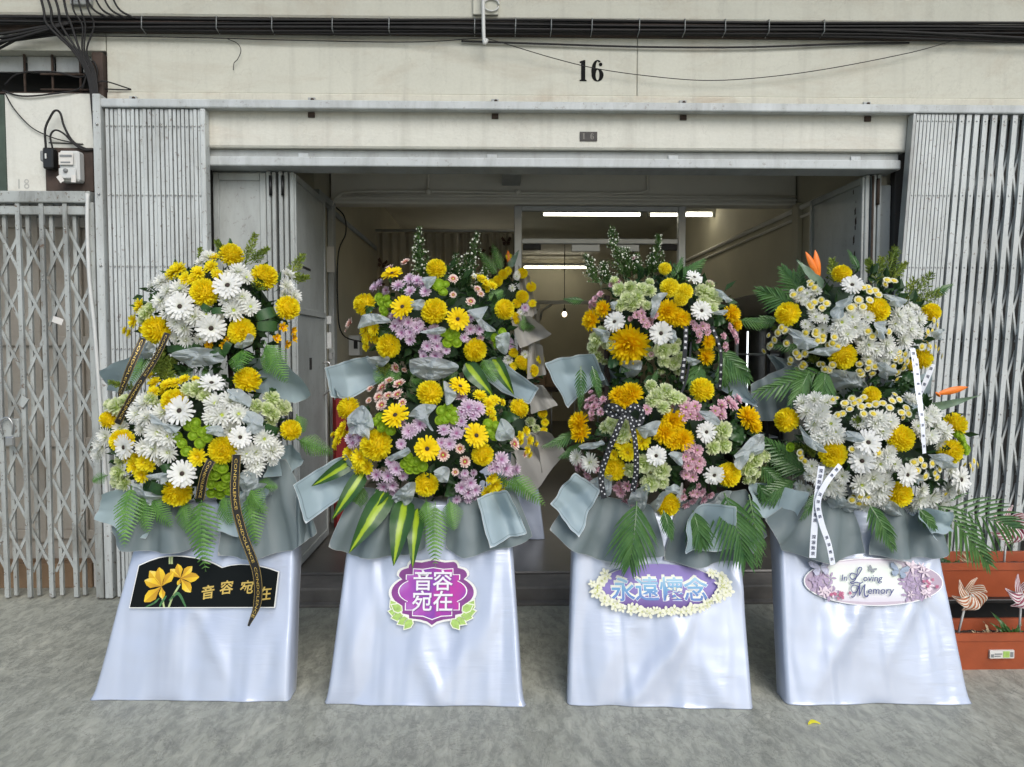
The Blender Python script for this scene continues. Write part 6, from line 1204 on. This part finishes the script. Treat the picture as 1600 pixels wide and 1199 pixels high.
for k in range(60):
    a = PI*.80 + (2*PI-PI*.58)*k/59 + rr.uniform(-.03,.03); f = rr.uniform(.94,1.10); big = k in (9, 51); x, y = .272*f*math.cos(a), .097*f*math.sin(a)
    mb = MB(); flower_print(mb, fr, x, y, 6 if big else 5, .042 if big else rr.uniform(.016,.025), .0032+.0003*k, .2 if big else .5, rr.uniform(0,6)); bl = mb.build('printed_blossom', SM['ivory'], sg)
    mb = MB(); flower_print(mb, fr, x, y, 4, .012 if big else .006, .0036+.0003*k+.0011, .3, rr.uniform(0,6)); mb.build('stamen_print', SM['stamen'], sg)
# --- oval memory sign
R4 = ROOT[3]; fr = sign_frame(1.642, .489, -1.50, -.03); rr = random.Random(9)
sg = MB().prism(arc(0, 0, .302, .101, 0, 2*PI, 48)[:-1], fr, MOUNT, .0).build('sign_board', SM['white'], R4)
MB().flat(arc(0, 0, .297, .097, 0, 2*PI, 48)[:-1], fr, .0006).build('printed_oval', SM['mauve'], sg)
MB().flat([(-.20,-.076),(-.19,.078),(-.05,.091),(.10,.088),(.13,.07),(.14,-.08),(-.02,-.086)], fr, .0011).build('pearl_panel', SM['pearl'], sg)
for k in range(26):
    x, y = (rr.uniform(.14,.26), rr.uniform(-.07,.08)) if k < 17 else (rr.uniform(-.25,-.16), rr.uniform(-.05,.02))
    r_ = rr.uniform(.022,.042); ph = rr.uniform(0,6)
    if (x/.29)**2+(y/.095)**2 < .8: mb = MB(); flower_print(mb, fr, x, y, 5, r_, .0016+.0002*k, .3, ph); mb.build('lilac_flower_print', SM['lilacp'], sg)
for k in range(15):
    x, y = (rr.uniform(.15,.25), rr.uniform(-.06,.07)) if k < 11 else (rr.uniform(-.23,-.17), rr.uniform(-.05,.02))
    mb = MB(); flower_print(mb, fr, x, y, 5, rr.uniform(.014,.032), .0070+.0002*k, .28, rr.uniform(0,6)); mb.build('blush_flower_print', SM['blush'], sg)
for k in range(20):
    x, y = (rr.uniform(-.20,-.11), -.058+rr.uniform(-.014,.014)) if k < 13 else (rr.uniform(.21,.28), rr.uniform(-.022,.01))
    mb = MB(); flower_print(mb, fr, x, y, 5, .008, .0105+.0001*k, .5, rr.uniform(0,6)); mb.build('rose_flower_print', SM['rose'], sg)
def butterfly(cx, cy, s, mt_, rot, w):
    O, U, V, Wv = fr; f2 = (O+U*cx+V*cy, U*math.cos(rot)+V*math.sin(rot), V*math.cos(rot)-U*math.sin(rot), Wv); mb = MB()
    for g in (-1, 1):
        mb.flat([(0,0),(g*.2*s,.35*s),(g*.75*s,.75*s),(g*1*s,.62*s),(g*.9*s,.2*s),(g*.5*s,0)], f2, w); mb.flat([(0,0),(g*.5*s,-.02*s),(g*.75*s,-.2*s),(g*.6*s,-.6*s),(g*.3*s,-.62*s),(g*.05*s,-.2*s)], f2, w+.0003)
    b = mb.build('butterfly_print', SM[mt_], sg)
    mb = MB(); mb.flat([(-.05*s,-.45*s),(.05*s,-.45*s),(.05*s,.3*s),(-.05*s,.3*s)], f2, w+.0006)
    for g in (-1, 1): mb.flat([(g*.2*s,.36*s),(g*.75*s,.79*s),(g*1.05*s,.66*s),(g*.97*s,.60*s),(g*.75*s,.70*s)], f2, w+.0009)
    mb.build('butterfly_marking', SM['greyp'], sg)
butterfly(-.228, .058, .048, 'wingp', .12, .0115); butterfly(.112, .045, .042, 'wing', -.25, .0115); butterfly(-.005, .052, .018, 'greyp', -.5, .0115)
mb = MB(); lettering(mb, 'In', fr, -.146, .004, .038, .012, .008, .25); lettering(mb, 'oving', fr, -.052, .002, .039, .012, .008, .25); lettering(mb, 'emory', fr, -.038, -.050, .043, .012, .008, .25)
L_ = [(-.075,.030),(-.096,.036),(-.105,.022),(-.096,.010),(-.078,.018),(-.058,.042),(-.050,.056),(-.060,.060),(-.070,.045),(-.078,.018),(-.090,.002),(-.105,-.002),(-.098,-.008),(-.080,-.002),(-.062,-.006),(-.052,.0)]
stroke(mb, fr, L_, .0022, .0122)
Mm = [(-.072,-.020),(-.094,-.014),(-.106,-.030),(-.096,-.046),(-.080,-.038),(-.070,-.020),(-.066,-.010),(-.086,-.048),(-.100,-.064),(-.108,-.060)]
stroke(mb, fr, Mm, .0020, .0124); stroke(mb, fr, [(-.066,-.010),(-.070,-.036),(-.072,-.058)], .0030, .0126); stroke(mb, fr, [(-.072,-.058),(-.058,-.030),(-.044,-.010)], .0016, .0128); stroke(mb, fr, [(-.044,-.010),(-.050,-.036),(-.050,-.056),(-.042,-.062),(-.034,-.054)], .0030, .0130)
mb.build('lettering', SM['navy'], sg)

# ------------------------------------------------------------------ fifth stand, inside the shop
rr = random.Random(77)
R5 = thing('flower_stand', 'shaded flower stand with grey paper and yellow blooms inside the doorway', 'flower stand', (.05,.95,.11))
for c, R in (((.02,.9,1.82),(.30,.16,.36)),((.06,.86,1.30),(.32,.18,.30)),((.12,.84,.92),(.30,.15,.22))):
    MB().ball((0,0,0), 1, 14, 8).build('floral_foam', M['foam'], R5, True, Vector(c)-R5.location).scale = (R[0]*.6, R[1]*.7, R[2]*.6)
    foliage(c+R, 260, rr, R5)
for (x, y, z, d) in [(57,750,2027,72),(17,750,1980,80),(89,750,2051,64),(192,750,2035,80),(256,760,1941,72),(192,740,1869,96),(152,740,1822,72),(144,740,1718,88),(264,750,1822,64),(232,740,1562,40),(128,720,1472,72),(200,720,1392,88),(264,720,1344,96),(176,720,1416,80),(320,740,1424,64),(128,720,1376,64),(337,730,1039,72),(353,730,974,64),(345,730,918,56),(96,760,2153,48),(-31,750,1964,64)]:
    head('pompom' if d > 70 else 'yellow', (x/1000, y/1000, z/1000), d/1000*1.05, (rr.uniform(-.1,.6), -1, rr.uniform(-.2,.3)), R5, rr)
for kd, x, z, d in (('white',.151,2.01,.06),('gerbera',.16,2.03,.05),('white',.09,1.42,.08),('white',.21,1.46,.07),('pale',.25,.98,.08),('pale',.29,.93,.07),('lilac',.11,1.52,.07),('lilac',.21,1.79,.07),('lilac',.10,1.55,.07),('white',.12,1.93,.06),('white',.18,1.76,.06)): head(kd, (x,.73,z), d, (.2,-1,.1), R5, rr)
for typ, T, B in (('inner',[(.10,.72,1.73),(.24,.72,1.73)],[(.17,.70,1.50),(.40,.68,1.60)]),('inner',[(.22,.70,1.24),(.33,.70,1.25)],[(.25,.68,1.04),(.44,.66,1.10)]),('inner',[(.10,.70,.90),(.38,.70,.92)],[(.22,.66,.42),(.50,.66,.77)]),('inner',[(.12,.74,.90),(.28,.74,.90)],[(.10,.72,.60),(.34,.72,.62)]),('inner',[(.24,.74,1.56),(.33,.74,1.52)],[(.22,.72,1.28),(.36,.72,1.32)]),('inner',[(.16,.76,2.10),(.24,.78,2.02)],[(.20,.75,1.7),(.30,.75,1.75)])): sheet(typ, T, B, rr, R5)
for p, q, w in (((.05,.8,2.05),(-.02,.8,2.25),.10),((.02,.8,2.02),(-.12,.78,2.2),.1),((.18,.74,1.66),(.29,.72,1.66),.10),((.2,.72,1.62),(.2,.72,1.74),.08)): frond(p, q, w, rr, R5)
bird([(.10,.76,2.08),(.17,.74,2.20),(.09,.76,2.20),(.10,.76,2.10),(.11,.76,2.16)], rr, R5)
satin_cover('satin_cover', (-.30,.80,.112), (.36,.80,.112), (-.24,.86,.60), (.30,.86,.60), 9.1, R5, (0,0))
for sx in (-.2, .2): MB().tube([(.03+sx,.95,.12),(.03+sx*.7,1.12,1.95)], .014, 6).build('easel_leg', M['timber'], R5, True)

# ------------------------------------------------------------------ planters, pinwheels and litter on the right
def planter(label, x0, x1, y0, y1, z0, h, sticker=False):
    t = thing('planter_box', label, 'planter', ((x0+x1)/2, (y0+y1)/2, z0), 'terracotta planter boxes'); mb = MB(); ins = .014
    prof = [(.018,0),(.006,h*.80),(.0,h*.80),(.0,h),(ins,h),(ins+.004,h*.80),(ins+.02,.012)]
    R_ = []
    for e, z in prof:
        r = .02; c = [(x0+e+r,y0+e),(x1-e-r,y0+e),(x1-e,y0+e+r),(x1-e,y1-e-r),(x1-e-r,y1-e),(x0+e+r,y1-e),(x0+e,y1-e-r),(x0+e,y0+e+r)]; R_.append([mb.add((a,b,z0+z)) for a, b in c])
    for A, B in zip(R_, R_[1:]):
        for k in range(8): mb.face(A[k], A[(k+1)%8], B[(k+1)%8], B[k])
    mb.face(*R_[0][::-1]); mb.face(*R_[-1]); mb.build('pot', M['terra'], t)
    mb = MB(); n, m = 40, 10; G = [[mb.add((x0+.022+(x1-x0-.044)*i/n, y0+.022+(y1-y0-.044)*j/m, z0+h*.70+.012*noise.noise(Vector((i*.6, j*.7, z0*9))) )) for i in range(n+1)] for j in range(m+1)]
    for A, B in zip(G, G[1:]):
        for i in range(n): mb.face(A[i], A[i+1], B[i+1], B[i])
    mb.build('soil', M['soil'], t)
    if sticker:
        s = MB().box(2.30, 2.415, y0+.0005, y0+.010, z0+.060, z0+.098).build('label_sticker', M['card_white'], t)
        MB().box(2.362, 2.392, y0-.0012, y0-.0002, z0+.064, z0+.094).build('green_patch', SM['leafl'], s)
        for a, b, c, d in ((2.305,2.318,.066,.08),(2.322,2.356,.078,.084),(2.322,2.350,.068,.073),(2.396,2.410,.066,.09)): MB().box(a, b, y0-.0012, y0-.0002, z0+c, z0+d).build('print_mark', M['grey_plastic'], s)
    return t
planter('terracotta planter box with a white sticker standing on the ground', 2.02, 3.1, -1.19, -.99, 0, .178, True)
planter('upper terracotta planter box raised behind the one with the sticker', 2.10, 3.2, -.90, -.68, .245, .178)
rk = thing('planter_rack', 'low black rack holding up the rear planter box', 'rack', (2.6,-.8,0))
MB().bbox(2.05, 3.25, -.92, -.66, .222, .244, .004).build('shelf', M['black_plastic'], rk)
for x in (2.1, 3.2):
    for y in (-.89, -.69): MB().bbox(x-.015, x+.015, y-.015, y+.015, 0, .221, .003).build('leg', M['black_plastic'], rk)
MB().bbox(2.06, 3.24, -.70, -.685, .02, .22, .003).build('back_board', M['dark_and_shade'], rk)
M['p_pink'] = None
def stripes(name, a, b):
    k = NT(name); q = k.q(); k.set(Roughness=.5); c = k.ramp(k.math('FRACT', k.math('MULTIPLY', q[0], 3.4)), [(0, a), (.45, a), (.5, b), (.95, b)], 'CONSTANT'); k.col(c); k.translucent(c, .2); return k.m
M['p_pink'] = stripes('pink_stripes', (.70,.64,.63), (.28,.05,.09)); M['p_orange'] = stripes('orange_stripes', (.72,.66,.55), (.42,.12,.03))
def pinwheel(label, c, base, mat, s, rot):
    t = thing('paper_pinwheel', label, 'pinwheel', base, 'paper pinwheels in the planters'); c = Vector(c)
    MB().tube([base, c+Vector((0,.012,0))], .0055, 6).build('stick', M['white_plastic'], t, True)
    for k in range(6):
        a = rot+k*PI/3; d = Vector((math.cos(a), 0, math.sin(a))); e = Vector((-math.sin(a), 0, math.cos(a))); mb = MB(); prev = None
        for i in range(8):
            v = i/7; w = s*.62*math.sin(PI*min(1, .15+v*.8))**.7; bend = FRONT*s*.28*math.sin(v*PI)
            cur = [mb.add(c + d*s*v + e*w*.15 + bend*.2, (0, v, 0)), mb.add(c + d*s*v + e*w*.6 + bend, (.5, v, 0)), mb.add(c + d*s*v*.9 + e*w + bend*1.3, (1, v, 0))]
            if prev: mb.face(prev[0], prev[1], cur[1], cur[0]); mb.face(prev[1], prev[2], cur[2], cur[1])
            prev = cur
        mb.build('vane', mat, t, True)
    MB().ball(c+FRONT*.02, .007, 8, 5).build('hub', M['white_plastic'], t, True)
pinwheel('pink striped paper pinwheel on a white stick in the upper planter', (2.62,-.84,.60), (2.60,-.84,.38), M['p_pink'], .105, .3)
pinwheel('orange striped paper pinwheel on a stick in the front planter', (2.235,-1.13,.345), (2.19,-1.12,.14), M['p_orange'], .085, 1.1)
pinwheel('pink striped pinwheel at the right edge of the front planter', (2.50,-1.12,.35), (2.50,-1.10,.14), M['p_pink'], .09, .8)
def plant(label, x, y, z, n, L, mat, W, seed, arch=.25):
    r = random.Random(seed); t = thing('potted_plant', label, 'plant', (x, y, z))
    for k in range(n):
        a = r.uniform(0, 2*PI); l = L*r.uniform(.6,1.1); tip = Vector((x+math.cos(a)*l*.7, y+math.sin(a)*l*.4, z+l*r.uniform(.3,.8))); blade((x+r.uniform(-.01,.01), y, z), tip, W*r.uniform(.7,1.1), mat, 'leaf', t, r, arch)
M['dry'] = plain('dry_leaf', (.42,.33,.20), .7, .3, 30)
plant('dark leafy plant standing on the back counter beside the boxes', .36, 5.0, 1.002, 16, .30, 'leaf', .06, 8)
plant('leafy green plant at the left end of the upper planter', 2.26, -.80, .36, 9, .13, 'leaf', .045, 1); plant('dried pale plant in the middle of the upper planter', 2.45, -.82, .37, 10, .12, 'dry', .016, 2); plant('dark leafed plant behind the upper planter rim', 2.36, -.76, .36, 8, .09, 'palm', .04, 3)
plant('dry sprouting bulb in the front planter near the orange pinwheel', 2.30, -1.09, .125, 6, .07, 'dry', .012, 4); plant('dry sprouting bulb in the middle of the front planter', 2.37, -1.08, .125, 6, .08, 'dry', .012, 5); plant('green and dry plant under the pink pinwheel at right', 2.46, -1.08, .125, 12, .13, 'palm', .022, 6)
mb = MB(); prev = None
for i in range(7):
    v = i/6; h = .010*math.sin(PI*min(1, v*.9+.08)); p = Vector((1.245+.05*v, -1.662+.012*math.sin(v*3), .004+.006*math.sin(v*PI))); cur = [mb.add(p+Vector((0,-h,0)), (0,0,.9)), mb.add(p+Vector((0,h,.004)), (0,0,.9))]
    if prev: mb.face(prev[0], cur[0], cur[1], prev[1])
    prev = cur
tag(mb.build('fallen_petal', M['pompomlight'], None, True), 'single fallen yellow petal on the concrete floor', 'petal')
